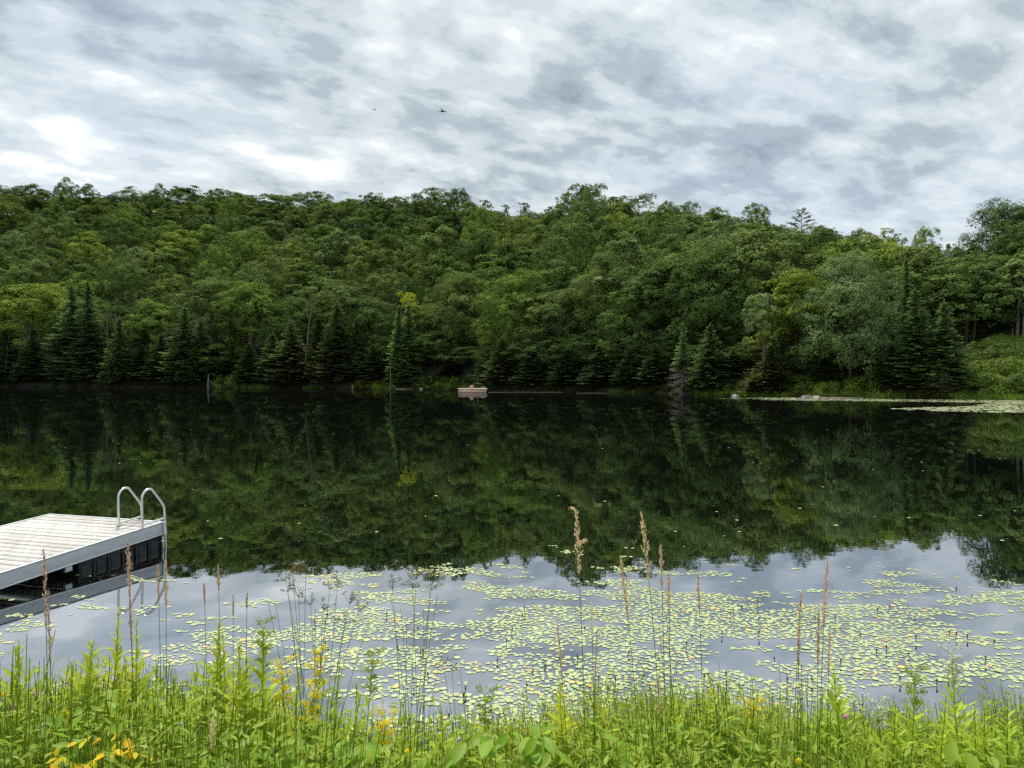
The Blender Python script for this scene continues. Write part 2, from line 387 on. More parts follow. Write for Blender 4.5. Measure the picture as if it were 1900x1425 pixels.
def broad_crown(name, seed, w, h, z0, nlobe=34, ncard=9000, L=.55, twig=16, dome=1.0, lob=(.13,.24), flat=1.0, open_=0.0, mat=None, inner=.15, spike=0):
    """crown of lobes, each lobe of twig clumps, each clump of leaf sprays; z0 = crown bottom"""
    rng = np.random.default_rng(seed); zc = z0+h*.5
    i = np.arange(nlobe)+.5; zf = 1-i/nlobe*1.85; ph = i*2.39996+rng.uniform(0, 6)
    dirs = np.stack([np.sqrt(np.clip(1-zf**2,0,1))*np.cos(ph), np.sqrt(np.clip(1-zf**2,0,1))*np.sin(ph), zf], 1)+rng.normal(size=(nlobe,3))*.14
    rad = rng.uniform(.58,1.0,size=(nlobe,1))
    Cl = dirs*rad*np.array([w/2,w/2,h/2*dome])*.86+np.array([0,0,zc])
    # asymmetry of the whole crown
    Cl[:, :2] += rng.normal(size=2)*w*.04; Cl[:, 2] += rng.normal(size=nlobe)*h*.05
    rl = rng.uniform(lob[0], lob[1], nlobe)*w
    if inner:
        k = int(nlobe*inner); Cl = np.concatenate([Cl, Cl[:k]*np.array([.4,.4,1])]); rl = np.concatenate([rl, rl[:k]*1.3])
        dirs = np.concatenate([dirs, dirs[:k]])
    nl = len(Cl)
    # twig clumps
    nt_ = nl*twig; li = np.repeat(np.arange(nl), twig)
    d = nrm(rng.normal(size=(nt_,3))+dirs[li]*.85+np.array([0,0,.55]))
    Ct = Cl[li]+d*(rl[li][:,None])*rng.uniform(.80,1.08,size=(nt_,1))*np.array([1,1,flat])
    rt = rl[li]*rng.uniform(.28,.50,nt_); tt = rng.uniform(0,1,nt_)
    if open_: keep = rng.uniform(size=nt_) > open_; Ct, rt, tt, d, li = Ct[keep], rt[keep], tt[keep], d[keep], li[keep]
    nt_ = len(Ct)
    pr = rt**2; ci = rng.choice(nt_, ncard, p=pr/pr.sum())
    dd = nrm(rng.normal(size=(ncard,3))*.8+d[ci]*.8+np.array([0,0,.45]))
    C = Ct[ci]+dd*rt[ci][:,None]*rng.uniform(.55,1.1,size=(ncard,1))*np.array([1,1,.95])
    Nv = nrm(dd*.55+d[ci]*.85+rng.normal(size=(ncard,3))*.34+np.array([0,0,.10]))
    sz = L*rng.uniform(.6,1.35,ncard)
    V, Fq = cards(C, Nv, sz, sz*.62, rng)
    tint = np.clip(tt[ci]*.55+rng.uniform(0,.45,ncard)+(rng.uniform(size=nl)[li[ci]]-.5)*.35, 0, 1)
    
    me = npmesh(name, V, Fq, mat or MAT['broadleaf'], tint)
    return me
def spruce_mesh(name, seed, h, w, gap=0.0, ragged=.15, low=0.012, mat=None, dens=1.0):
    rng = np.random.default_rng(seed); Cs=[];Ts=[];Ns=[];Ls=[];tn=[]
    z = low*h
    while z < h*.985:
        f = 1-z/h; prof = (f**.82)*(1-.12*math.exp(-((z/h-.03)/.08)**2)); 
        rbase = w/2*prof+.12
        nb = max(4, int((5+9*f)*dens))
        for b in range(nb):
            if rng.uniform() < gap: continue
            a = rng.uniform(0, 6.283); Lb = rbase*rng.uniform(1-ragged*2, 1+ragged)
            if rng.uniform() < .06: Lb *= 1.25
            zb = z+rng.uniform(-.15,.15); da = np.array([math.cos(a), math.sin(a)]); pa = np.array([-da[1], da[0]])
            ns = max(3, int(Lb*4.2)); bt = rng.uniform(0,.6)
            s = (np.arange(ns)+rng.uniform(0,1))/ns
            s = np.clip(s, .12, 1)
            droop = -Lb*.30*s+Lb*.20*s**2.4+ (0.45*Lb*s if f < .18 else 0)
            for side in (-1, 0, 1):
                lat = side*(.10+.22*Lb*(1-s)*.55)*rng.uniform(.6,1.1,ns)
                pos = np.stack([da[0]*Lb*s+pa[0]*lat, da[1]*Lb*s+pa[1]*lat, zb+droop-abs(side)*.06], 1)+rng.normal(size=(ns,3))*.04
                T = np.stack([np.full(ns, da[0]+pa[0]*side*.8), np.full(ns, da[1]+pa[1]*side*.8), -.28+.75*s**2+rng.normal(size=ns)*.15], 1)
                Cs.append(pos); Ts.append(T); Ns.append(np.stack([rng.normal(size=ns)*.3, rng.normal(size=ns)*.3, np.ones(ns)], 1))
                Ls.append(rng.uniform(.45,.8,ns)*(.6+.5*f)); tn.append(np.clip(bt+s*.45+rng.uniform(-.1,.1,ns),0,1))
        z += rng.uniform(.30,.46)*(.75+.45*f)*(h/20)**.5
    # leader
    for k in range(7):
        Cs.append(np.array([[0,0,h*(.97+.008*k)]])); a=rng.uniform(0,6.28); Ts.append(np.array([[math.cos(a)*.35,math.sin(a)*.35,1.]])); Ns.append(np.array([[math.cos(a),math.sin(a),0.]])); Ls.append(np.array([.5])); tn.append(np.array([.6]))
    C=np.concatenate(Cs);T=nrm(np.concatenate(Ts));Nv=np.concatenate(Ns);Nv=nrm(Nv-T*np.sum(Nv*T,axis=1,keepdims=True));L=np.concatenate(Ls)
    V,Fq=cards(C,Nv,L,L*.42,rng,fold=.25,T=T)
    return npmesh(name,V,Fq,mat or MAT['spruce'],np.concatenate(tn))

PH = 20.0  # prototype height
rngp = np.random.default_rng(77)
broad = []
for i in range(9):
    w = [15,17,14,16,18,13,15,16,12][i]; ch = [16.5,15.5,17.5,16.5,15.5,17.5,16,17,17][i]
    cm = broad_crown('crown', 100+i, w, ch, PH-ch-.3, nlobe=[27,32,24,29,34,23,26,31,24][i], ncard=10500, L=.50, lob=[(.13,.21),(.11,.19),(.14,.23)][i%3], twig=10)
    broad.append((cm, trunk_mesh('trunk', rngp, 17, .32, MAT['bark']), w))
airy = []
for i in range(3):
    w = [9,7,11][i]
    cm = broad_crown('crown', 200+i, w, [15,16,13][i], PH-[15,16,13][i]-.3, nlobe=[30,34,34][i], ncard=4200, L=.34, lob=(.07,.13), twig=10, open_=.45, inner=.3)
    airy.append((cm, trunk_mesh('trunk', rngp, 19, .2, MAT['grey_bark'], 14), w))
near = []
for i in range(4):
    w = [15,13,16,12][i]
    cm = broad_crown('crown', 300+i, w, [19.3,18.5,19,18.2][i], PH-[19.3,18.5,19,18.2][i]-.3, nlobe=[78,68,84,58][i], ncard=40000, L=.30, lob=(.09,.17), twig=22, inner=.2)
    near.append((cm, trunk_mesh('trunk', rngp, 17, .28, MAT['bark'], 10), w))
spr = []
for i in range(7):
    w = [6.6,7.4,5.6,8.2,6.2,7.0,4.6][i]
    spr.append((spruce_mesh('crown', 400+i, PH, w, gap=[0,.05,.1,.05,.15,0,0][i], ragged=[.12,.2,.18,.16,.22,.14,.1][i]), w))
spr_trunk = npmesh('trunk', *tubes([((0,0,-1),(0,0,10),.22,.14),((0,0,10),(0,0,19.6),.14,.03)], 6), MAT['bark'])

def plant_tree(kind, name, px, Yd, ztop, wpx, label, cat, group, tone, idx=None, rot=None, zbase=None):
    """a tree standing on the terrain at photo column px and distance Yd whose top reaches height ztop"""
    x = pxx(px, Yd); zb = float(groundz(x, Yd)) if zbase is None else zbase
    protos = {'broad': broad, 'airy': airy, 'near': near, 'spruce': spr}[kind]
    k = idx if idx is not None else random.randrange(len(protos)); pr = protos[k % len(protos)]
    hz = (ztop-zb)/PH; w = pr[-1]; hs = (wpx/F*Yd)/w if wpx else hz
    t = thing(name, (x, Yd, zb), label, cat, group, rz=random.uniform(0, 6.28) if rot is None else rot, scale=(hs, hs, hz))
    c = ob('crown', pr[0], t, color=tone)
    ob('trunk', pr[1] if kind != 'spruce' else spr_trunk, t)
    return t

random.seed(11)
# named landmarks along the far shore, used to say where a tree stands
LM = [(0,'at the left edge'),(110,'over the left spruce pair'),(205,'over the reddish tree'),(290,'right of the reddish tree'),
      (385,'above the waterside stump'),(475,'over the grassy clearing'),(567,'over the grey snag'),(655,'right of the grey snag'),
      (750,'over the twin pointed spruces'),(815,'left of the pink raft'),(875,'over the pink raft'),(960,'just right of the pink raft'),
      (1060,'below the tallest ridge tree'),(1160,'right of the tallest ridge tree'),(1265,'over the half-dead spruce'),(1360,'over the left boulder'),
      (1425,'over the pale-trunked birch'),(1485,'under the lone layered pine'),(1580,'over the big silvery maple'),(1690,'over the paired dark spruces'),
      (1760,'right of the paired spruces'),(1850,'over the shrubby right bank')]
def near_lm(px): return min(LM, key=lambda l: abs(l[0]-px))[1]
pending = []   # (obj, px, band, tone name, noun)
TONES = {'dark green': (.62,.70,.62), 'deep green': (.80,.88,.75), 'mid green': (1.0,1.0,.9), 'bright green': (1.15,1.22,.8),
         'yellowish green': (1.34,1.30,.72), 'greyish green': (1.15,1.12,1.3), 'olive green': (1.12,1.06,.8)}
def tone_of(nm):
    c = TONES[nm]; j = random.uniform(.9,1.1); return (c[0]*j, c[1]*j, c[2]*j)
def hill_tree(px, Yd, topy, wpx, band, tn=None, kind='broad', noun='broadleaf tree', name='broadleaf_tree', idx=None):
    tn = tn or random.choices(['dark green','deep green','mid green','bright green','yellowish green','greyish green','olive green'], [2,4,6,3.5,.7,2.2,2.2])[0]
    t = plant_tree(kind, name, px, Yd, pyz(topy, Yd), wpx, '', 'tree', 'broadleaf trees covering the far hillside', tone_of(tn), idx)
    pending.append((t, px, band, tn, noun)); return t
# ridge trees: their tops follow the skyline
sky_prof = [(0,360),(35,352),(75,349),(120,341),(165,352),(205,359),(250,360),(292,344),(345,348),(405,351),(450,362),(500,366),(545,368),(590,364),(640,372),
 (690,368),(735,372),(775,368),(812,358),(852,360),(1090,352),(1150,372),(1235,385),(1275,388),(1325,398),(1375,408),(1403,391),(1445,428),(1550,444),(1600,436),
 (1645,433),(1715,436),(1770,468),(1810,465),(1850,462),(1900,465),(1960,465),(2030,460),(-40,356),(-100,352)]
for i, (px, ty) in enumerate(sky_prof):
    d = float(ridgeY(px)); hill_tree(px, d-random.uniform(2,14), ty+random.uniform(-4,6), random.uniform(44,92), 'on the ridge')
for px, ty, w, idx in ((900,364,34,0),(940,371,22,1),(976,367,34,1),(1018,376,28,1),(1044,370,32,0),(1072,345,60,2),(1192,360,80,2),(1345,398,40,2),(1762,442,34,0)):
    d = float(ridgeY(px))-4
    hill_tree(px, d, ty, w, 'on the ridge', 'greyish green' if px not in (900,940) else 'deep green', 'airy', 'thin airy tree', 'slender_tree', idx)
for px, ty in ((1060,372),(1105,362),(930,405),(980,412),(1020,408),(880,385)):
    hill_tree(px, float(ridgeY(px))-22, ty, random.uniform(70,90), 'just below the ridge', 'mid green')
for k in range(60):
    px = -60+k*33+random.uniform(-10,10); d = float(ridgeY(px))+random.uniform(-8,10)
    hill_tree(px, d, float(np.interp(px, RP, RT))+random.uniform(9,27), random.uniform(60,95), 'just below the ridge')
# slope trees in staggered rows
rows = 7; cnt = 0
for r in range(rows):
    f = .21+.71*(r/(rows-1)); px = -140+random.uniform(0,50)
    while px < 2060:
        d0 = float(shoreY(px)+(ridgeY(px)-shoreY(px))*min(.97, f+random.uniform(-.04,.04)))
        wpx = random.uniform(15.5,26)/d0*F*.95
        x = pxx(px, d0); zg = float(groundz(x, d0)); ht = random.uniform(18,26)
        topy = max(700-(zg+ht-H)/d0*F, float(np.interp(px, RP, RT))+random.uniform(12,30))
        band = ['low on the hill','on the lower hill','on the lower hill','halfway up the hill','halfway up the hill','high on the hill','just below the ridge'][r]
        hill_tree(px, d0, topy, wpx, band); cnt += 1
        px += wpx*random.uniform(.74,1.0)
# broadleaf trees of the waterside (column, crown top row, width, metres behind the shore, tone, kind, index, label)
GB = 'broadleaf trees along the far waterline'
shoreb = [
 (62,522,150,14,'yellowish green','near',1,'large yellow-green tree leaning over the spruces near the left edge'),
 (160,560,110,18,'deep green','near',0,'deep green broadleaf rising directly behind the left group of spruces'),
 (292,553,105,15,'bright green','near',3,'small-crowned light green tree above the spruces right of the reddish bare tree'),
 (240,575,110,20,'dark green','near',2,'dark broadleaf wedged behind the reddish bare tree'),
 (400,525,150,20,'mid green','near',0,'wide mid green tree over the dark gap by the waterside stump'),
 (470,520,120,16,'bright green','near',1,'brightly lit maple with layered boughs above the grassy clearing'),
 (540,560,110,18,'deep green','near',2,'deep green maple left of the grey bare snag'),
 (640,515,130,18,'mid green','near',3,'round mid green tree over spruces right of the grey bare snag'),
 (690,560,110,14,'deep green','near',0,'deep green broadleaf left of the twin pointed spruces'),
 (808,612,110,9,'deep green','near',1,'low spreading maple touching the water between twin spruces and raft'),
 (850,520,140,16,'mid green','near',2,'tall mid green tree directly over the pink raft'),
 (790,560,110,18,'olive green','near',3,'olive tree behind the low spreading maple left of the raft'),
 (955,517,140,13,'bright green','near',0,'pale-lit rounded tree just right of the raft'),
 (1040,535,150,13,'mid green','near',1,'second rounded tree right of the raft, full to the water'),
 (1010,620,110,6,'deep green','near',3,'low deep green tree at the water below the two rounded ones'),
 (1130,480,150,18,'mid green','near',2,'tall broadleaf midway between the raft and the half-dead spruce'),
 (1170,560,120,9,'deep green','near',0,'deep green tree drooping to the water left of the half-dead spruce'),
 (1235,478,180,16,'deep green','near',1,'broad deep green crown behind and left of the half-dead spruce'),
 (1320,470,170,17,'deep green','near',2,'broad deep green crown rising behind the spruce near the left boulder'),
 (1380,560,100,16,'dark green','near',3,'dark narrow crown left of the pale-trunked birch'),
 (1488,498,175,9,'yellowish green','near',3,'yellow-green maple between the birch and the big silvery maple'),
 (1525,585,90,12,'deep green','near',0,'dark layered tree left against the big silvery maple'),
 (1645,500,120,15,'dark green','near',1,'dark green tree squeezed behind the big silvery maple'),
 (1500,440,160,40,'deep green','near',2,'dark green crowns below and right of the lone layered pine'),
 (1765,508,180,24,'mid green','near',0,'round mid green tree behind the right pair of spruces'),
 (1690,470,140,45,'dark green','near',3,'dark hilltop tree above the right pair of spruces'),
 (1872,390,170,30,'dark green','near',0,'huge dark oak rising highest at the right edge'),
 (1955,380,170,26,'deep green','near',0,'tall deep green tree cut by the right edge of view'),
 (1905,425,150,24,'deep green','near',1,'full deep green crown in front of the huge right-hand oak'),
 (1848,470,110,20,'deep green','near',1,'dark rounded tree at the foot of the huge right-hand oak'),
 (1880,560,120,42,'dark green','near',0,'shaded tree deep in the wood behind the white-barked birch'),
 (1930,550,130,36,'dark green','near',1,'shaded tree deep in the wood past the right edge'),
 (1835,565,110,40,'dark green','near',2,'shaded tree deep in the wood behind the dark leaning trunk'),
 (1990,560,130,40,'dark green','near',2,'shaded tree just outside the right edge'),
 (1935,540,120,16,'mid green','near',3,'light green tree standing on the shrubby bank at the right edge'),
]
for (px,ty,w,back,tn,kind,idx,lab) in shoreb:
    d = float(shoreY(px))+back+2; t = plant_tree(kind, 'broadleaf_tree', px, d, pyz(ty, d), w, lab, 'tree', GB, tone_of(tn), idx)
d = float(shoreY(1580))+6
plant_tree('near','broadleaf_tree',1578,d,pyz(490,d),172,'big silvery green maple leaning out over the right-hand boulder','tree',GB,(1.22,1.26,1.5),2)
d = float(shoreY(757))+9
ztop_=pyz(545,d); zb_=float(groundz(pxx(757,d),d)); t=thing('broadleaf_tree',(pxx(757,d),d,zb_),'small yellow-topped tree just above the twin pointed spruces','tree',GB)
me=broad_crown('crown',640,4.6,4.4,ztop_-zb_-4.6,14,1800,.32,10,lob=(.16,.26),open_=.1); ob('crown',me,t,color=(2.6,2.2,.7))
V,Fq=tubes([((0,0,-1),(0,0,ztop_-zb_-1),.12,.05)],6); simple('trunk',V,Fq,MAT['bark'],t)
# spruces along the water
sp = [ # column, top row, width, metres behind shore, tone factor, idx, label
 (12,575,95,5,.8,3,'spruce at the far left edge of the waterline'),(62,610,80,4,.8,0,'spruce second from the left edge'),
 (105,600,80,7,.75,1,'narrow dark spruce before the tall left-hand pair'),(133,528,100,6,.85,3,'left tree of the tall spruce pair left of the reddish bare tree'),
 (163,522,95,5,.85,1,'right tree of the tall spruce pair left of the reddish bare tree'),(222,590,75,3,1.1,5,'spruce whose pale lower boughs stand below the reddish bare tree'),
 (262,640,70,6,.75,2,'short dark spruce right of the reddish bare tree'),(300,620,80,5,.85,4,'spruce halfway between the reddish bare tree and the waterside stump'),
 (343,568,100,3,1.0,3,'tall spruce left of the waterside stump'),(372,592,80,4,.95,1,'spruce right beside the tall one at the waterside stump'),
 (432,640,60,9,.8,2,'small spruce at the back of the grassy clearing'),(462,636,66,3,1.05,6,'small spruce on the right side of the grassy clearing'),
 (506,618,80,4,.9,0,'spruce left of the broad spruce before the snag'),(540,596,105,3,1.0,3,'broad spruce left of the grey bare snag'),
 (590,590,80,5,.9,4,'spruce right under the grey bare snag'),(625,562,105,4,.95,1,'tall broad spruce right of the grey bare snag'),
 (662,590,70,6,.8,5,'spruce behind the leaning driftwood stick'),(692,640,60,4,.85,2,'short spruce over the yellowish shore plants'),
 (740,568,54,4,1.25,6,'left tip of the twin pointed spruces'),(758,564,58,3.6,1.25,6,'right tip of the twin pointed spruces'),
 (835,660,60,8,.8,2,'young spruce left of the raft under the maple'),(905,650,60,5,.85,0,'small spruce right above the raft ladder'),
 (932,628,90,3,1.15,5,'grey-tinged spruce just right of the raft'),(985,650,85,3,.9,1,'spruce second to the right of the raft'),
 (1050,655,85,3,.85,3,'low dark spruce third to the right of the raft'),(1112,640,80,3,.85,4,'spruce midway from the raft to the half-dead spruce'),
 (1168,650,80,3,.8,0,'low spruce second left of the half-dead spruce'),(1216,640,80,4,.8,1,'spruce immediately left of the half-dead spruce'),
 (1318,602,95,3,1.0,5,'full green spruce between half-dead spruce and left boulder'),(1362,650,70,7,.75,2,'dark spruce behind the left boulder'),
 (1432,640,105,2,.85,3,'dark spruce with drooping boughs under the pale-trunked birch'),(1530,660,70,6,.8,4,'small dark spruce behind the right boulder'),
 (1655,640,80,4,.8,4,'dark spruce left of the right-hand spruce pair'),(1682,478,75,12,.8,5,'tallest dark spruce tip behind the right-hand pair'),
 (1698,536,115,4,1.0,1,'left and bluish tree of the right-hand spruce pair'),(1752,558,105,3,1.0,3,'right tree of the right-hand spruce pair'),
 (1775,640,60,4,.9,2,'small spruce at the left foot of the shrubby bank'),(1400,690,40,1.5,.9,0,'very small spruce left of the pale-trunked birch'),
]
for (px,ty,w,back,tf,idx,lab) in sp:
    w *= 1.0; d = float(shoreY(px))+back*.8+.3; tone = (tf*1.25, tf*1.3, tf*1.15)
    if 'grey' in lab or 'pale' in lab: tone = (tf*1.25, tf*1.1, tf)
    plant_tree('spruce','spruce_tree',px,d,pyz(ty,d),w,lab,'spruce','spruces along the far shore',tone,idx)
# young growth closing the gaps at the foot of the wood
LOWS=[(30,640,70),(95,655,60),(190,650,60),(255,660,60),(320,655,60),(405,640,70),(445,650,50),(525,660,60),(600,655,60),(680,648,60),(718,640,54),(775,640,70),(825,636,70),(880,640,70),
 (925,640,66),(965,632,76),(1010,640,70),(1058,630,80),(1100,625,80),(1145,632,70),(1195,630,76),(1240,625,74),(1295,640,60),(1345,640,70),(1390,640,60),(1465,640,70),(1505,650,60),(1550,655,60),(1610,655,64),(1650,660,56),(1790,655,44)]
for k,(px,ty,w) in enumerate(LOWS):
    d=float(shoreY(px))+random.uniform(8,12); nm=random.choice(['dark green','deep green','mid green','deep green'])
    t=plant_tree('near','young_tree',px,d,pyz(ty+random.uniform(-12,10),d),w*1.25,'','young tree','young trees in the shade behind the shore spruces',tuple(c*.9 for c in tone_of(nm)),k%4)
    others=[s_ for s_ in sp if abs(s_[0]-px)<140]; s_=min(others,key=lambda q:abs(q[0]-px)) if others else None
    t['label']=f"low {nm} young tree {'right' if px>s_[0] else 'left'} of the {s_[6]}" if s_ else f"low {nm} young tree in the shade"
    w_=t['label'].split()
    if len(w_)>16: t['label']=f"low {nm} young tree at the foot of the wood, {near_lm(px)}"
# half-dead spruce: green top, bare grey lower boughs
def dead_boughs(seed, h, w, z0, z1, n):
    rng = np.random.default_rng(seed); segs = []
    for k in range(n):
        z = rng.uniform(z0, z1); a = rng.uniform(0, 6.28); L = w/2*(1-z/h)*rng.uniform(.7,1.15)
        p = np.array([0,0,z]); d = np.array([math.cos(a), math.sin(a), -.35])
        q = p+d*L*.6; e = q+np.array([math.cos(a), math.sin(a), -.05])*L*.4; segs += [(p,q,.05,.035),(q,e,.035,.012)]
        for j in range(5):
            s = p+(q-p)*rng.uniform(.3,1); b = s+np.array([math.cos(a+rng.uniform(-1,1)), math.sin(a+rng.uniform(-1,1)), rng.uniform(-.7,.1)])*L*.3; segs.append((s,b,.02,.008))
    return tubes(segs, 4)
for (px, ty, w, lab, z1) in ((1267,598,62,'half-dead spruce with bare grey lower boughs',7.5),(1742,668,62,'small dying spruce with grey twigs at the foot of the spruce pair',7)):
    d = float(shoreY(px))+1.2; x = pxx(px, d); zb = float(groundz(x,d)); ht = pyz(ty,d)-zb
    t = thing('dying_spruce', (x,d,zb), lab, 'spruce')
    me = spruce_mesh('crown', 500+px, ht, w/F*d*.85, gap=.2, ragged=.3, low=.30 if px < 1500 else .2, dens=.8); ob('crown', me, t, color=(1.3,1.35,1.0))
    V, Fq = dead_boughs(px, ht, w/F*d*1.25, .4, ht*.6, 70); simple('bare_bough', V, Fq, MAT['grey_bark'], t)
    V, Fq = tubes([((0,0,-1),(0,0,ht*.97),.16,.03)], 7); simple('trunk', V, Fq, MAT['grey_bark'], t)
# lone layered pine on the ridge
d = float(ridgeY(1485))-3; x = pxx(1487, d); zb = float(groundz(x,d)); ht = pyz(387,d)-zb
t = thing('pine_tree', (x,d,zb), 'lone layered pine standing clear above the ridge with sky showing through', 'pine tree')
rng = np.random.default_rng(5); segs = [((0,0,-1),(.1,0,ht*.6),.24,.17),((.1,0,ht*.6),(0,0,ht*.98),.17,.03)]; C=[];Nn=[];Ls=[]
for k in range(34):
    z = ht*(1-.46*(k/34)**.9); a = k*2.4+rng.uniform(-.4,.4); wid = 1.2+4.4*min(1, (k/18))*rng.uniform(.65,1.1)
    p = np.array([0,0,z-.6]); e = np.array([math.cos(a)*wid, math.sin(a)*wid, z+.35]); segs.append((p,e,.05,.02))
    n = int(14+wid*12); s = rng.uniform(.35,1.05,n)[:,None]; q = p+(e-p)*s+rng.normal(size=(n,3))*np.array([.35,.35,.13])
    C.append(q); Nn.append(nrm(rng.normal(size=(n,3))*.5+np.array([0,0,1]))); 
C=np.concatenate(C);Nn=np.concatenate(Nn); V,Fq=cards(C,Nn,rng.uniform(.3,.6,len(C)),.26,rng); ob('crown', npmesh('crown',V,Fq,MAT['broadleaf'],rng.uniform(0,.6,len(C))), t, color=(.62,.66,.62))
V,Fq=tubes(segs,5); simple('trunk', V, Fq, MAT['bark'], t)
# bare trees
def bare_tree(name, px, d, ztop, lab, mat, seed, ht, r=.14, lean=0, depth=2, spread=.5, nb=3, up=.35, zb=None):
    x = pxx(px, d); z0 = ztop-ht if zb is None else zb
    t = thing(name, (x,d,z0), lab, 'bare tree'); rng = np.random.default_rng(seed); segs = []
    p = np.array([0,0,0.]); n = 10; dirv = np.array([lean, 0, 1.])
    for i in range(n):
        dirv = nrm(dirv+rng.normal(size=3)*.03); q = p+dirv*ht/n; ra = r*(1-i/n*.85); segs.append((p,q,ra,r*(1-(i+1)/n*.85)))
        if i > n*.45:
            for _ in range(2):
                a = rng.uniform(0,6.28); nd = nrm(np.array([math.cos(a)*spread, math.sin(a)*spread, .75])); bs = []
                branchy(rng, q, nd, ht*rng.uniform(.16,.28)*(1.25-i/n), ra*.4, depth-1, bs, spread, up, nb, 3); segs += bs
        p = q
    split = n
    V,Fq = tubes([s for s in segs if s[2] > r*.16], 6); simple('trunk', V, Fq, mat, t)
    V,Fq = tubes([s for s in segs if s[2] <= r*.16], 4); simple('bare_branch', V, Fq, mat, t)
    return t
d = float(shoreY(205))+1.5
bare_tree('bare_tree', 203, d, pyz(560,d), 'reddish bare tree with a fan of fine twigs above the left spruces', MAT['red_bark'], 3, 24, .2, -.04, 3, .75, 3)
bare_tree('bare_tree', 217, d+1, pyz(563,d), 'thin pale dead trunk beside the reddish bare tree', MAT['grey_bark'], 4, 23, .14, 0, 2, .3, 2)
d = float(shoreY(567))+2
bare_tree('bare_tree', 566, d, pyz(522,d), 'grey bare snag rising above the spruces left of centre', MAT['grey_bark'], 6, 27, .2, 0, 3, .35, 2)
d = float(shoreY(20))+2
bare_tree('bare_tree', 8, d, pyz(580,d), 'dead grey tree with curving limbs at the left edge', MAT['grey_bark'], 9, 21, .2, .1, 3, .9, 3)
d = float(shoreY(480))+7
bare_tree('bare_tree', 461, d, pyz(600,d), 'thin dead stem in the dark gap above the grassy clearing', MAT['grey_bark'], 12, 17, .12, 0, 1, .3, 2)
d = float(ridgeY(1780))-6
bare_tree('bare_tree', 1770, d, pyz(433,d), 'leafless treetop poking over the right-hand ridge', MAT['grey_bark'], 13, 16, .1, 0, 3, .5, 2)
bare_tree('bare_tree', 1800, d, pyz(440,d), 'bare branched treetop left of the huge right-hand oak', MAT['grey_bark'], 15, 15, .1, .05, 3, .5, 2)
# pale-trunked birch with several stems, by the water
d = float(shoreY(1422))+3; x = pxx(1418,d); zb=float(groundz(x,d)); ht = pyz(545,d)-zb
t = thing('birch_tree', (x,d,zb), 'pale birch with three bare stems and a silvery top above dark spruce', 'birch', rz=.4)
rng=np.random.default_rng(8)
for k,(ax,ay) in enumerate(((-.4,0),(.3,.2),(1.1,0))):
    V,Fq=tubes([((0,0,-.5),(ax*.2,ay,ht*.3),.13,.1),((ax*.2,ay,ht*.3),(ax,ay,ht*.85),.1,.04)],7); simple('stem', V,Fq,MAT['grey_bark'],t)
me = broad_crown('crown', 610, 5.2, ht*.42, ht*.58, 20, 5200, .28, 12, lob=(.14,.24), open_=.15); ob('crown', me, t, color=(1.5,1.45,1.8))
me = broad_crown('low_bough', 611, 6.5, ht*.22, ht*.36, 12, 1800, .28, 8, lob=(.10,.16), open_=.4); ob('low_bough', me, t, color=(1.7,1.5,1.2))
# birches on the right bank
for k,(px,lab,r,dd) in enumerate(((1887,'white-barked birch trunk on the right bank top',.26,17),(1806,'dark leaning trunk at the edge of the shaded wood, right bank',.2,18),(1878,'grey trunk left beside the white-barked birch',.2,19),(1898,'birch trunk cut by the right edge of view',.2,16))):
    d=float(shoreY(px))+dd; x=pxx(px,d); zb=float(groundz(x,d)); t=thing('tree_trunk',(x,d,zb-.4),lab,'tree','trunks at the edge of the right-hand wood')
    V,Fq=tubes([((0,0,0),(.2,0,4.5),r,r*.85),((.2,0,4.5),(.5,.1,11),r*.85,r*.5)],8); simple('trunk',V,Fq,MAT['grey_bark' if k!=1 else 'bark'],t)
    me=broad_crown('crown',620+k,6,7,6.5,18,5000,.28,12,lob=(.14,.22)); ob('crown',me,t,color=(1.2,1.2,1.15) if k in (0,3) else (.8,.9,.8))

# labels for the hill trees: landmark + height band + tone, then order within the same cell
from collections import defaultdict
cells = defaultdict(list)
for (t, px, band, tn, noun) in pending: cells[(near_lm(px), band, tn, noun)].append((px, t))
for (lm, band, tn, noun), L in cells.items():
    L.sort(key=lambda a: a[0]); n = len(L)
    for i, (px, t) in enumerate(L):
        if n == 1: o_ = ''
        elif n == 2: o_ = ['left-hand ', 'right-hand '][i]
        elif n == 3: o_ = ['leftmost ', 'middle ', 'rightmost '][i]
        else: o_ = ['leftmost ', 'second ', 'third ', 'fourth ', 'fifth ', 'sixth ', 'seventh '][min(i, 6)]
        t['label'] = f"{o_}{tn} {noun} {band}, {lm}"

# ------------------------------------------------------------------ far shore details
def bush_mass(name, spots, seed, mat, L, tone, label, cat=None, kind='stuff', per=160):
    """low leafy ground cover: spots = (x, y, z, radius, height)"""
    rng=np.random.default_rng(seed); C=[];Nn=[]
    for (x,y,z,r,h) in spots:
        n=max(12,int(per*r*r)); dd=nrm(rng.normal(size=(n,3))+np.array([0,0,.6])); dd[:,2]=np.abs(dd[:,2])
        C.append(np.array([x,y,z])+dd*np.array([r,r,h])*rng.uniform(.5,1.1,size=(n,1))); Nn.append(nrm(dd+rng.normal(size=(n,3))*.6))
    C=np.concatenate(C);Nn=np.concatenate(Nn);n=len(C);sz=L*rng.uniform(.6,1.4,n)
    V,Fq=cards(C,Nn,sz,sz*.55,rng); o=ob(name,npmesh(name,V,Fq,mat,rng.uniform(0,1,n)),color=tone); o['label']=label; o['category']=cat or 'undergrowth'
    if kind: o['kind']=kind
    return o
rng = np.random.default_rng(31)
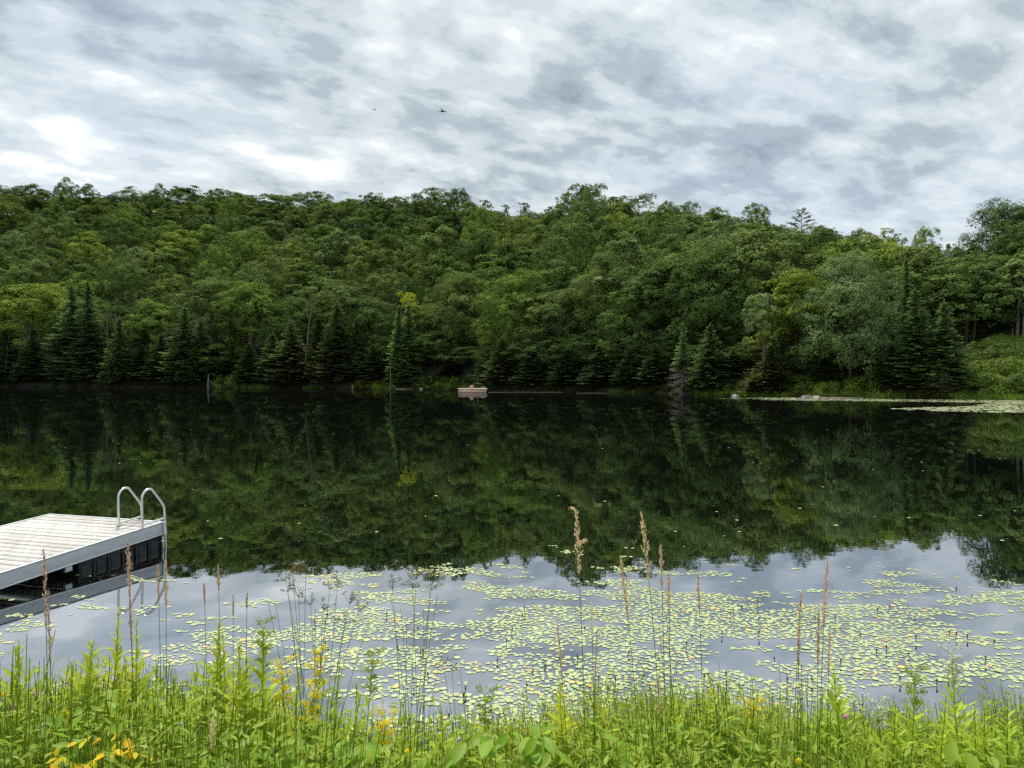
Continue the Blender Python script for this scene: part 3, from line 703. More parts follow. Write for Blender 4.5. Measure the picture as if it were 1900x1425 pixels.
def spots_along(p0,p1,n,back0,back1,r,h):
    out=[]
    for _ in range(n):
        px=rng.uniform(p0,p1); d=float(shoreY(px))+rng.uniform(back0,back1); x=pxx(px,d); out.append((x,d,float(groundz(x,d))-.1,rng.uniform(*r),rng.uniform(*h)))
    return out
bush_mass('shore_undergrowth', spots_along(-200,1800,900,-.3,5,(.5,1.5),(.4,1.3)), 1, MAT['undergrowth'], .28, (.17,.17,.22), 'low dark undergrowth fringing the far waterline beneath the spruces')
bush_mass('shore_undergrowth', spots_along(395,485,60,.3,6,(.5,1.3),(.5,1.5)), 2, MAT['undergrowth'], .28, (.85,.9,1.0), 'light green undergrowth filling the small clearing by the waterside stump')
bush_mass('shore_undergrowth', spots_along(655,735,50,.3,3,(.5,1.2),(.4,1.0)), 3, MAT['undergrowth'], .26, (1.1,1.0,.7), 'yellowish shore plants left of the twin pointed spruces')
bush_mass('shore_undergrowth', spots_along(770,905,90,.3,5,(.5,1.2),(.4,1.1)), 4, MAT['undergrowth'], .26, (.75,.82,.8), 'green shore plants behind the pink raft')
bush_mass('shore_undergrowth', spots_along(1290,1660,230,.2,6,(.4,1.2),(.4,1.5)), 5, MAT['undergrowth'], .22, (.85,.95,1.0), 'light green waterside plants around the two far boulders')
bush_mass('bank_vegetation', spots_along(1770,2100,520,.2,22,(.7,1.7),(.5,1.6)), 6, MAT['undergrowth'], .24, (.68,.76,1.0), 'thick green ground cover on the sloping right bank', per=220)
# waterside reeds of the far shore
def reeds(name, spans, seed, tone, label):
    rg=np.random.default_rng(seed); px=np.concatenate([rg.uniform(a,b,n) for a,b,n in spans]); d=shoreY(px)+rg.uniform(-.8,1.0,len(px)); x=pxx(px,d); n=len(px)
    h=rg.uniform(.4,1.1,n); w=.05; V=np.stack([np.stack([x-w,d,np.zeros(n)-.1],1),np.stack([x+w,d,np.zeros(n)-.1],1),np.stack([x+rg.normal(size=n)*.12,d,h],1)],1).reshape(-1,3)
    o=ob(name,npmesh(name,V,np.arange(n*3).reshape(n,3),MAT['grass'],rg.uniform(0,1,n)),color=tone,kind='stuff'); o['label']=label; o['category']='reeds'
reeds('shore_reeds', [(395,500,700),(560,600,150),(690,735,200),(790,900,500),(1130,1190,300),(1290,1680,2600),(1760,1980,2200)], 3, (.6,.72,.7), 'thin upright reeds standing in the water along the far shore')
# shrubs on the right bank
SB=[(1842,650,70,'tall pale-topped shrub at the crest of the right bank'),(1815,690,50,'rounded shrub below the crest of the right bank'),(1870,690,60,'dark rounded shrub midway down the right bank'),
 (1895,665,60,'bright shrub at the right edge beneath the birches'),(1805,715,40,'small shrub low on the bank beside the paired spruces'),(1890,712,55,'broad low shrub just above the white stone'),(1835,712,45,'low shrub in the middle of the right bank foot'),(1850,672,60,'spreading shrub under the tall pale-topped one')]
for k,(px,ty,w,lab) in enumerate(SB):
    base = ty+w*.45; back = np.interp(base,[655,740],[15,1]); d=float(shoreY(px))+back; x=pxx(px,d); zb=float(groundz(x,d)); ww=w/F*d; hh=max(1.2,pyz(ty,d)-zb)
    t=thing('shrub',(x,d,zb-.2),lab,'shrub','shrubs on the right bank')
    me=broad_crown('foliage',700+k,ww,hh,0.0,26,3600,.22,12,lob=(.12,.2),mat=MAT['undergrowth']); ob('foliage',me,t,color=random.choice([(.42,.48,.7),(.52,.58,.8),(.62,.66,.9)]))
    sg=[]; r2=np.random.default_rng(k)
    for j in range(6): a=j; sg.append(((0,0,0),(math.cos(a)*ww*.25,math.sin(a)*ww*.25,hh*.7),.05,.02))
    V,Fq=tubes(sg,5); simple('stem',V,Fq,MAT['bark'],t)
# boulders
def boulder(name, px, d, w, h, label, seed, mat='rock', z=0.0, tone=None, dep=None):
    import bmesh
    bm=bmesh.new(); bmesh.ops.create_icosphere(bm,subdivisions=3,radius=1); rg=random.Random(seed)
    pl=[(Vector((rg.uniform(-1,1),rg.uniform(-1,1),rg.uniform(-.2,1))).normalized(),rg.uniform(.42,.78)) for _ in range(13)]
    for v in bm.verts:
        for nn,dd in pl:
            k=v.co.dot(nn)
            if k>dd: v.co-=nn*(k-dd)
        v.co+=Vector((rg.uniform(-1,1),rg.uniform(-1,1),rg.uniform(-1,1)))*.02
        v.co=Vector((v.co.x*w/2,v.co.y*(dep or w)/2,v.co.z*h))
    me=bpy.data.meshes.new(name); bm.to_mesh(me); bm.free(); me.materials.append(MAT[mat]); o=ob(name,me,loc=(pxx(px,d),d,z)); o.rotation_euler=(0,0,rg.uniform(0,3)) if dep is None else (0,0,0)
    return tag(o,label,'rock')
boulder('boulder',1363,118,2.3,.55,'left of the two grey boulders in the far shallows, pointed on its right',1,dep=1.6)
boulder('boulder',1500,109.5,2.4,.62,'right of the two grey boulders, with a long low tail',2,dep=1.7)
boulder('boulder',1517,110.5,2.4,.42,'low stone tail behind the right boulder',3,dep=1.5)
boulder('boulder',783,186,2.3,.8,'dull rounded rock at the waterline left of the raft',4)
boulder('boulder',1879,102,.95,.5,'small whitish stone on the right bank near the water',5,z=.9)
boulder('boulder',1838,103,1.4,.6,'dark stone half hidden in the grass of the right bank',6,z=.8,mat='bark')
# logs, stumps and driftwood at the far waterline
def stick(name, pts, r, label, cat, mat='grey_bark'):
    V,Fq=path_tube(pts,r,7); o=simple(name,V,Fq,MAT[mat],smooth=True); return tag(o,label,cat)
d=205; stick('dead_stump',[(pxx(386,d),d,-.3),(pxx(386,d),d,1.6),(pxx(387,d),d,pyz(695,d))],[.22,.16,.12],'upright grey dead stump standing in the water by the clearing','stump')
stick('driftwood',[(pxx(387,d),d,2.6),(pxx(392,d),d,1.7),(pxx(399,d),d,.7)],[.06,.06,.05],'broken branch slanting down from the waterside stump','branch')
d=192; stick('driftwood',[(pxx(655,d),d,-.2),(pxx(653.5,d),d,.4),(pxx(656,d),d,.7),(pxx(652,d),d,1.5)],[.2,.17,.13,.05],'white forked driftwood stick leaning out of the water','driftwood')
d=190; stick('bare_pole',[(pxx(724,d),d,-.3),(pxx(725,d),d,3.5),(pxx(724,d),d,pyz(668,d))],[.12,.1,.05],'slim pale dead stem beside the twin pointed spruces','stem')
d=163; stick('bare_pole',[(pxx(886,d),d,-.2),(pxx(886,d),d,pyz(698,d))],[.05,.035],'thin upright pole behind the pink raft','pole')
for (a,b,y0,lab) in ((175,215,236,'fallen grey log lying at the left waterline under the pale spruce'),(905,1045,150,'long thin floating log right of the raft'),(1070,1130,141.5,'short thin floating log farther right of the raft'),(1520,1600,107,'long low log at the water behind the lily mat'),(735,775,187,'pale log on the waterline right of the twin spruces')):
    if lab.startswith('long thin') or lab.startswith('short thin'): rr=.03
    else: rr=.16
    stick('fallen_log',[(pxx(a,y0),y0,.03),(pxx((a+b)/2,y0),y0+.3,.06),(pxx(b,y0),y0-.2,.02)],[rr,rr*.9,rr*.6],lab,'log')
d=233; stick('driftwood',[(pxx(90,d),d,-.2),(pxx(93,d),d,1.1),(pxx(96,d),d,.3)],[.18,.15,.1],'small pale forked driftwood at the left waterline','driftwood')
d=234; stick('driftwood',[(pxx(177,d),d,-.2),(pxx(179,d),d,.6),(pxx(178,d),d,1.6)],[.2,.12,.06],'pale root snag jutting up at the left end of the fallen log','driftwood')
# cut log pile on the right bank crest
d=float(shoreY(1795))+14; x=pxx(1798,d); zb=float(groundz(x,d))
t=thing('log_pile',(x,d,zb+.1),'small heap of dark cut logs at the top of the right bank','log pile')
for k,(lx,lz) in enumerate(((-.9,0.2),(0,.2),(.9,.2),(-.4,.7),(.5,.7))):
    V,Fq=path_tube([(lx-1.4,k*.12,lz+.12),(lx+1.3,k*.1,lz)],[.22,.2],8); simple('log',V,Fq,MAT['red_bark'],t)

# swimming raft
RYd=148; rx=pxx(850.5,RYd); rw=(901-850)/F*RYd; zt=.80
t=thing('swimming_raft',(rx,RYd,0),'pale wooden swimming raft with pinkish sides moored off the far shore','raft',rz=R(-1.5))
for k in range(3):
    V,Fq=boxv(0,rw,0,.06,.02+k*.235,.245+k*.235); simple('side_board',V,Fq,MAT['raft_side'],t)
V,Fq=boxv(0,.06,.07,3.5,.02,zt-.1); simple('end_board',V,Fq,MAT['raft_side'],t)
V,Fq=boxv(rw-.06,rw,.07,3.5,.02,zt-.1); simple('end_board',V,Fq,MAT['raft_side'],t)
n=22
for k in range(n):
    V,Fq=boxv(-.1+k*(rw+.2)/n,-.1+(k+1)*(rw+.2)/n-.02,-.08,3.6,zt-.08,zt+.06); simple('deck_board',V,Fq,MAT['raft_top'],t)
for lx in (4.75,5.2):
    V,Fq=path_tube([(lx,3.0,zt),(lx,3.0,zt+.33),(lx,3.15,zt+.42),(lx,3.55,zt+.3),(lx,3.6,-.3)],.045,8); simple('ladder_rail',V,Fq,MAT['tube'],t)
# folded pink float lying on the raft
t2=thing('inflatable_float',(pxx(875,RYd+1.6),RYd+1.6,zt+.08),'pink and white blow-up float lying on the far raft','pool float')
a=np.linspace(0,2*math.pi,25)
V,Fq=path_tube(np.stack([np.cos(a)*.36,np.sin(a)*.32,np.sin(a)*.08+.15],1),.14,10); simple('ring',V,Fq,MAT['pink_vinyl'],t2,smooth=True)
V,Fq=path_tube([(-.35,0,.3),(0,0,.52),(.4,0,.3)],[.1,.17,.1],8); simple('headrest',V,Fq,MAT['white_flower'],t2,smooth=True)

# ------------------------------------------------------------------ dock
Dk=1.28  # dock points in metres
c_near=np.array([pxx(306,13.26)*1.0,13.26]); 
zt=.49
def on_plane(px,py,z): Yd=(H-z)*F/(py-700); return np.array([pxx(px,Yd),Yd])
Pn=on_plane(306.5,968,zt); Pf=on_plane(104,951.5,zt); Pl=on_plane(0,1064.5,.37)
across=nrm(Pf-Pn); wdt=float(np.linalg.norm(Pf-Pn)); along=nrm(Pl-Pn); lng=8.6
tilt=(.49-.37)/float(np.linalg.norm(Pl-Pn))
# square the frame: x axis = along (to shore), y axis = across (to far side)
dock=thing('dock',(Pn[0],Pn[1],zt),'floating dock of weathered white boards with aluminium edge and ladder','dock')
ang=math.atan2(along[1],along[0]); xa=Vector((along[0],along[1],-tilt)).normalized()
ya=Vector((-along[1],along[0],0)); 
if ya.dot(Vector((*across,0)))<0: ya=-ya
za=xa.cross(ya)
if za.z<0: za=-za
flip = xa.cross(ya).z < 0
mw=Matrix(((xa.x,ya.x,za.x,Pn[0]),(xa.y,ya.y,za.y,Pn[1]),(xa.z,ya.z,za.z,zt),(0,0,0,1)))
skew=math.tan(math.acos(max(-1,min(1,float(np.dot(along,across)))))-math.pi/2)
# a proper right-handed frame: use y negative when needed
if flip:
    ya2=-ya; mw=Matrix(((xa.x,ya2.x,za.x,Pn[0]),(xa.y,ya2.y,za.y,Pn[1]),(xa.z,ya2.z,za.z,zt),(0,0,0,1))); SY=-1
else: SY=1
dock.matrix_world=mw
def db(x0,x1,y0,y1,z0,z1):
    ys=sorted((y0*SY,y1*SY)); return boxv(x0,x1,ys[0],ys[1],z0,z1)
def tp(x,y,z): return (x,y*SY,z)
rg=random.Random(4); pitch=.186; nb=int((lng-.06)/pitch)
shared=[]
for v in range(4):
    Vb,Fb=db(0,.163,.055,wdt-.055,-.036-.002*v,0-.0015*v); shared.append(npmesh('deck_plank',Vb,Fb,MAT['deck']))
for k in range(nb):
    o=ob('deck_plank',shared[k%4],dock,loc=(.055+k*pitch+rg.uniform(-.001,.001),rg.uniform(-.006,.006),rg.uniform(-.002,.002)))
    c=rg.uniform(.80,1.05); o.color=(c,c*rg.uniform(.975,1.0),c*rg.uniform(.94,1.0),1)
    bv=o.modifiers.new('edge','BEVEL'); bv.width=.004; bv.segments=1
fh=.225
for nm,(a_,b_) in (('side_rail',(0,.045)),('side_rail',(wdt-.045,wdt))):
    V,Fq=db(0,lng,a_,b_,-fh,.012); simple(nm,V,Fq,MAT['alu'],dock,bevel=.006)
V,Fq=db(-.002,.045,.0455,wdt-.0455,-fh,.010); simple('end_rail',V,Fq,MAT['alu'],dock,bevel=.006)
V,Fq=db(0.0,lng,-.014,-.0005,-fh+.0,-fh+.02); simple('rail_lip',V,Fq,MAT['alu'],dock)
V,Fq=db(0.0,lng,-.014,-.0005,.0,.0135); simple('rail_lip',V,Fq,MAT['alu'],dock)
V,Fq=db(-.012,.07,-.022,-.0145,-fh-.0,.01); simple('corner_plate',V,Fq,MAT['tube'],dock,bevel=.003)
# black float boxes with raised ribs and panels
def float_box(x0,n_pan,depth_y0=.06):
    Lf=n_pan*.30
    Vb,Fb=db(x0,x0+Lf,depth_y0,depth_y0+.9,-.62,-fh-.012); f=simple('float_box',Vb,Fb,MAT['black'],dock,bevel=.02)
    for j in range(n_pan+1):
        Vb,Fb=db(x0+j*.30-.022+(.02 if j==0 else 0),x0+j*.30+.022-(.02 if j==n_pan else 0),depth_y0-.025,depth_y0-.001,-.62,-fh-.02); simple('rib',Vb,Fb,MAT['black'],f,bevel=.006)
    Vb,Fb=db(x0+.03,x0+Lf-.03,depth_y0-.035,depth_y0-.026,-fh-.075,-fh-.05); simple('rib',Vb,Fb,MAT['black'],f)
    for j in range(n_pan):
        Vb,Fb=db(x0+j*.30+.05,x0+j*.30+.25,depth_y0-.012,depth_y0-.002,-fh-.30,-fh-.10); simple('panel',Vb,Fb,MAT['black'],f,bevel=.008)
float_box(.06,6); float_box(3.3,5); float_box(5.6,6)
for yy in (wdt-1.0,): 
    Vb,Fb=db(.06,2.4,yy,yy+.9,-.62,-fh-.012); simple('float_box',Vb,Fb,MAT['black'],dock,bevel=.02)
    Vb,Fb=db(3.3,5.0,yy,yy+.9,-.62,-fh-.012); simple('float_box',Vb,Fb,MAT['black'],dock,bevel=.02)
V,Fq=db(2.02,2.14,.0,.05,-fh-.09,-fh-.003); simple('bracket',V,Fq,MAT['alu'],dock,bevel=.004)
V,Fq=db(.03,.06,.01,.03,-.55,-fh-.004); simple('bracket',V,Fq,MAT['tube'],dock)
for k in range(5):
    V,Fq=db(.5+k*1.7,.56+k*1.7,.06,wdt-.06,-fh+.01,-.045); simple('joist',V,Fq,MAT['alu'],dock)
# ladder
lad=bpy.data.objects.new('ladder',None); COL.objects.link(lad); lad.parent=dock
def hoop(y):
    hh=.70; dx=.47
    pts=[(dx,y,.012),(dx,y,hh*.60)]
    for a in np.linspace(0,math.pi*.70,12)[1:]:
        r=.165; pts.append((dx-r+r*math.cos(a),y,hh*.72+r*math.sin(a)*1.0))
    e=pts[-1]; pts+= [(-.02,y,hh*.50),(-.062,y,hh*.40),(-.075,y,hh*.30),(-.078,y,0),(-.078,y,-.5),(-.078,y,-1.2)]
    # smooth (Chaikin)
    P_=np.array(pts)
    for _ in range(2):
        Q=[P_[0]]
        for i in range(len(P_)-1): Q+= [P_[i]*.75+P_[i+1]*.25,P_[i]*.25+P_[i+1]*.75]
        Q.append(P_[-1]); P_=np.array(Q)
    P_[:,1]*=SY
    V,Fq=path_tube(P_,.021,10); return V,Fq
for y in (.075,.60):
    V,Fq=hoop(y); r=simple('handrail',V,Fq,MAT['tube'],lad,smooth=True)
    V,Fq=db(dx0:=.44,.52,y-.035,y+.035,.0125,.022); simple('foot_plate',V,Fq,MAT['tube'],lad,bevel=.003)
    V,Fq=path_tube([tp(.47,y,.05),tp(-.07,y,.05)],.018,8); simple('crossbar',V,Fq,MAT['tube'],lad,smooth=True)
    V,Fq=db(-.074,-.003,y-.02,y+.02,-.19,-.15); simple('mount',V,Fq,MAT['tube'],lad,bevel=.004)
for zz_ in (-.42,-.72,-1.0):
    V,Fq=db(-.12,-.04,.10,.575,zz_,zz_+.03); simple('step',V,Fq,MAT['tube'],lad,bevel=.005)

# ------------------------------------------------------------------ lily pads
rng=np.random.default_rng(21)
def pad_field():
    out=[]
    def try_(px,py,prob): pass
    N0=420000
    px=rng.uniform(-600,2600,N0); Yd=rng.uniform(6.3,16.5,N0)
    x=pxx(px,Yd); py=700+H/Yd*F
    # how thickly the pads lie over the lake
    den=np.interp(py,[955,1010,1050,1090,1130,1180,1240,1300,1345],[0.0,.02,.07,.30,.53,.66,.72,.68,.45])
    side=np.interp(px,[0,250,420,560,680,800,1300,1750,1900],[.42,.46,.58,.76,.92,1.0,1.0,.95,.88])
    den=den*side*np.where(py<1062,np.interp(px,[0,700,900,1000,1250,1400,1900],[.0,.1,.8,1.5,1.5,.6,.6]),1)
    den=np.where((px>1480)&(py>1275),den*np.interp(px,[1480,1620,1900],[.75,.30,.12]),den)
    den=np.where((px<500)&(py>1235),den*.6,den)
    u_=x+Yd*.9; v_=Yd-x*.10
    nz=.50*vnoise(u_*.95,v_*2.3,1)+.30*vnoise(u_*2.6,v_*5.2,2)+.22*vnoise(u_*6,v_*11,4)
    keep=nz>(1.0-den)*.50+.245
    keep&=den>.035
    # weight so that area density is even in the world
    keep&=rng.uniform(size=N0)<(Yd/16.5)
    # not under the dock
    lx=(x-Pn[0])*xa.x+(Yd-Pn[1])*xa.y; ly=(x-Pn[0])*across[0]+(Yd-Pn[1])*across[1]
    keep&=~((lx>-.25)&(ly>-.05))
    keep&=Yd>edgeY(x)+.35
    x,Yd=x[keep],Yd[keep]
    r=rng.uniform(.021,.045,len(x))*np.where(rng.uniform(size=len(x))<.3,.75,1)*np.where(rng.uniform(size=len(x))<.1,1.2,1)
    # pads push each other apart: drop those that overlap strongly
    cell={}; sel=[]
    for i in range(len(x)):
        cx,cy=int(x[i]//.2),int(Yd[i]//.2); ok=True
        for a in (-1,0,1):
            for b in (-1,0,1):
                for j in cell.get((cx+a,cy+b),()):
                    if (x[i]-x[j])**2+(Yd[i]-Yd[j])**2<((r[i]+r[j])*.80)**2: ok=False;break
                if not ok:break
            if not ok:break
        if ok: cell.setdefault((cx,cy),[]).append(i); sel.append(i)
    return x[sel],Yd[sel],r[sel]
lxs,lys,lrs=pad_field()
# scattered far singles
ns=230; fy=rng.uniform(17,70,ns)**1.0; fpx=rng.uniform(0,1900,ns); 
npd=len(lxs); print('pads',npd)
def pad_geo(nv,seed):
    rg=np.random.default_rng(seed); a0=rg.uniform(0,6.28); a=np.linspace(.16,2*math.pi-.16,nv)
    r=1+.04*np.sin(a*2+rg.uniform(0,6))+rg.normal(size=nv)*.02
    ring=np.stack([np.cos(a)*r,np.sin(a)*r*rg.uniform(.70,.95),.004+.030*(.5+.5*np.sin(a*2+rg.uniform(0,6)))**3*rg.uniform(0.0,1)],1)
    inner=ring*np.array([.8,.8,0])+np.array([0,0,.005])
    c=np.array([[.08,0,.01]])
    V=np.concatenate([c,inner,ring]); Ft=[(0,1+i,2+i) for i in range(nv-1)]; Fq=[(1+i,1+nv+i,2+nv+i,2+i) for i in range(nv-1)]
    return V,np.array(Ft),np.array(Fq)
PT=[((1.0,1.0,1.0),'pale green',.65),((1.0,1.04,.86),'yellow-green',.2),((.80,.88,.95),'dull green',.09),((1.45,1.05,.55),'yellowing',.03),((1.30,.82,.72),'pinkish-orange',.02),((1.05,.55,.50),'reddish',.01)]
protos=[pad_geo(13,k) for k in range(7)]
pmeshes=[]
for (V,Ft,Fq) in protos: pmeshes.append(npmesh('lily_pad',V,[Ft,Fq],MAT['pad'],np.full(len(Ft)+len(Fq),.5)))
show=lrs*lrs/(lys**3); order=np.argsort(-show)
frame=np.abs(lxs/lys)<950/F
order=[i for i in order if frame[i]]
single=set(order[:290]); ti=rng.choice(len(PT),npd,p=[p[2]/1.0 for p in PT]); rot=rng.uniform(0,6.28,npd)
# red pads turn up rarely and singly
def where_pad(px):
    for lim,s in ((300,'behind the left goldenrods'),(520,'left of the rushes'),(700,'behind the left rush clump'),(880,'behind the second rush clump'),(1050,'left of the hooked grass'),(1180,'by the hooked grass'),(1300,'by the paired grasses'),(1450,'right of the paired grasses'),(1600,'by the tallest right-hand grass'),(1750,'left of the pale umbels'),(2000,'near the right edge')):
        if px<lim: return s
rest=[[] for _ in PT]
for i in range(npd):
    if i in single:
        o=ob('lily_pad',pmeshes[i%7],loc=(lxs[i],lys[i],.004+.004*rng.uniform())); o.scale=(lrs[i],lrs[i],lrs[i]); o.rotation_euler=(0,0,rot[i])
        j=rng.uniform(.9,1.08); o.color=(*[c*j for c in PT[ti[i]][0]],1)
        px=950+F*lxs[i]/lys[i]
        dz='closest to the bank' if lys[i]<7.0 else ('a little out' if lys[i]<7.9 else 'farther out')
        tag(o,f"{'large' if lrs[i]>.045 else ('small' if lrs[i]<.038 else 'mid-sized')} {PT[ti[i]][1]} lily pad {dz}, {where_pad(px)}",'lily pad','lily pads on the near water')
    else: rest[ti[i]].append(i)
def joined_pads(name,idx_lists,label,X,Yv,Rr,Rot,nv=10,tilt=.0):
    Vs=[];F3=[];F4=[];t3=[];t4=[];o=0;cols3=[];cols4=[]
    prs=[pad_geo(nv,50+k) for k in range(6)]
    for tone,idx in idx_lists:
        for i in idx:
            V,Ft,Fq=prs[i%6]; c,s=math.cos(Rot[i]),math.sin(Rot[i])
            W_=V*Rr[i]; W_=np.stack([W_[:,0]*c-W_[:,1]*s+X[i],W_[:,0]*s+W_[:,1]*c+Yv[i],W_[:,2]+.004],1)
            Vs.append(W_);F3.append(Ft+o);F4.append(Fq+o);o+=len(V); v=rng.uniform(.85,1.1)
            cols3.append(np.tile(np.array(tone)*v,(len(Ft),1)));cols4.append(np.tile(np.array(tone)*v,(len(Fq),1)))
    return np.concatenate(Vs),[np.concatenate(F3),np.concatenate(F4)],np.concatenate(cols3+cols4)
# pads material for the joined ones carries a colour per pad
m,t_=newmat('lily_pad_mass'); g=G(t_)
ac=g.n('ShaderNodeAttribute',attribute_name='padcol')
bc=g.n('ShaderNodeMix',{0:1.0,6:(.47,.545,.24,1),7:ac.outputs['Color']},data_type='RGBA',blend_type='MULTIPLY')
di=g.n('ShaderNodeBsdfDiffuse',{'Color':bc.outputs[2]}); gl=g.n('ShaderNodeBsdfGlossy',{'Color':(1,1,1,1),'Roughness':.3}); lw=g.n('ShaderNodeLayerWeight',{'Blend':.25})
mm=g.n('ShaderNodeMapRange',{0:lw.outputs['Facing'],1:0,2:1,3:.02,4:.5}); ms=g.n('ShaderNodeMixShader',{0:mm.outputs[0],1:di.outputs[0],2:gl.outputs[0]}); g.out(ms.outputs[0])
MAT['pad_mass']=m
def pads_obj(name,lists,label,X,Yv,Rr,Rot,nv):
    V,FL,cols=joined_pads(name,lists,label,X,Yv,Rr,Rot,nv); me=npmesh(name,V,FL,MAT['pad_mass'])
    a=me.attributes.new('padcol','FLOAT_COLOR','FACE') if False else me.attributes.new('padcol','FLOAT_VECTOR','FACE'); a.data.foreach_set('vector',cols.astype(np.float32).ravel())
    o=ob(name,me,kind='stuff'); o['label']=label; o['category']='lily pads'; return o
pads_obj('lily_pads',[(PT[k][0],rest[k]) for k in range(len(PT))],'mass of small pale lily pads spread over the near half of the lake',lxs,lys,lrs,rot,12)
# far lily mat at right, and scattered single pads
n=17000; fpx=rng.uniform(1320,2150,n); fyd=rng.uniform(62,112,n); py=700+H/fyd*F; sh=shoreY(fpx)
# two tongues reaching left
lo=np.interp(fpx,[1395,1450,1600,1900],[741.2,742.8,744.2,748]); up=np.interp(fpx,[1320,1400,1500,1900],[740,739.5,739.5,740.5])
A=(py<lo)&(fpx>1400+rng.normal(size=n)*12)
lo2=np.interp(fpx,[1650,1700,1800,1900],[758.5,761,764.5,765.5]); up2=np.interp(fpx,[1650,1750,1800,1835,1900],[758,754.5,753.5,748,745])
B=(py<lo2+rng.normal(size=n)*.5)&(py>up2)&(fpx>1655)
Cc=(fpx<1395)&(fpx>1330)&(np.abs(py-739.4)<.3)
keep=(A|B|Cc)&(fyd<sh-.6)&(vnoise(pxx(fpx,fyd)*.5,fyd*.9,9)>.12+.10*(py>750))
fx=pxx(fpx,fyd)[keep]; fy_=fyd[keep]; nf=len(fx); fr_=rng.uniform(.13,.24,nf); frt=rng.uniform(0,6.28,nf); print('far pads',nf)
pads_obj('lily_mat',[((1.25,1.18,1.35),list(range(nf)))],'pale carpet of lily pads along the right far shore',fx,fy_,fr_,frt,7)
ns=120; sy=13+rng.uniform(0,1,ns)**1.3*60; spx=rng.uniform(0,1900,ns); sx=pxx(spx,sy)
lx_=(sx-Pn[0])*xa.x+(sy-Pn[1])*xa.y; ok=[i for i in range(ns) if not (spx[i]<330 and sy[i]<24)]
pads_obj('scattered_pads',[((1.3,1.3,1.5),ok)],'tiny lone pads dotted over the dark middle of the lake',sx,sy,rng.uniform(.02,.05,ns),rng.uniform(0,6,ns),8)
# dark bud stalks among the pads
bi=[i for i in order if rng.uniform()<.05][:110]; segs=[]
for i in bi:
    h=rng.uniform(.03,.10); p=np.array([lxs[i]+.09,lys[i],-.02]); q=p+np.array([rng.normal()*.01,0,h]); segs+= [(p,q,.004,.004),(q,q+np.array([0,0,.025]),.010,.007)]
V,Fq=tubes(segs,5); o=simple('bud_stalks',V,Fq,MAT['bark'],kind='stuff'); o['label']='tiny dark bud stalks poking up between the near lily pads'; o['category']='buds'

# ------------------------------------------------------------------ foreground bank vegetation
def gz(x,y): return float(bank(x,y))
rng=np.random.default_rng(99)
def blades(n,xy,h,w,lean,rg,segs=4,curl=.6):
    x,y=xy; z0=bank(x,y)-.03; a=rg.uniform(0,6.28,n); ln=lean*rg.uniform(.2,1.4,n)*h
    fa=rg.uniform(0,6.28,n); side=np.stack([np.cos(fa),np.sin(fa)*.6,np.zeros(n)],1); side=nrm(side)
    V=[]
    for k in range(segs+1):
        s=k/segs; c=np.stack([x+np.cos(a)*ln*s**2,y+np.sin(a)*ln*s**2,z0+h*(s-.18*curl*s**3*(ln/h)*2)],1)
        wk=w*(1-s**1.6)*(.55+.9*min(s*3,1)*.5)
        if k<segs: V.append(c-side*wk[:,None]/2); V.append(c+side*wk[:,None]/2)
        else: V.append(c)
    V=np.stack(V,1); m=V.shape[1]; base=(np.arange(n)*m)[:,None]
    FQ=[base+np.array([[2*k,2*k+1,2*k+3,2*k+2]]) for k in range(segs-1)]; FT=base+np.array([[2*(segs-1),2*(segs-1)+1,2*segs]])
    return V.reshape(-1,3),np.concatenate(FQ),FT
def veg_h(px):  # how high the low growth stands across the bank, metres
    return np.interp(px,[-200,0,250,420,560,700,900,1100,1300,1500,1650,1900,2100],[.90,.93,.90,.86,.80,.68,.62,.66,.70,.70,.62,.64,.64])
def bank_xy(n,rg,y0=2.3,y1=5.6,pw=1.0):
    y=y0+(y1-y0)*rg.uniform(0,1,n)**pw; px=rg.uniform(-160,2060,n); x=pxx(px,y); ok=y<edgeY(x)+.1; return x[ok],y[ok],px[ok]
for (nm,n,hm,w,ln,tone,lab,ya_,yb_) in (
   ('bank_grass',24000,1.0,.0075,.55,(1,1,1),'bright green grass growing thickly over the whole near bank',2.3,5.6),
   ('tall_grass',3800,1.18,.012,.5,(.92,1.02,.8),'longer broad grass blades rising through the bank growth',2.7,5.2),
   ('dry_grass',1500,1.05,.006,.7,(1.7,1.25,1.5),'thin pale dry grass mixed through the bank growth',2.5,5.4)):
    rg=np.random.default_rng(len(nm)*7); x,y,px=bank_xy(n,rg,ya_,yb_); n=len(x); h=veg_h(px)*(.72+.5*vnoise(x*2.2,y*1.5,12))*hm*rg.uniform(.45,1.08,n)
    V,FQ,FT=blades(n,(x,y),h,w*rg.uniform(.6,1.4,n),ln,rg); tint=rg.uniform(0,1,n)
    me=npmesh(nm,V,[FQ,FT],MAT['grass'],np.concatenate([np.tile(tint,3),tint])); o=ob(nm,me,color=tone,kind='stuff'); o['label']=lab; o['category']='grass'
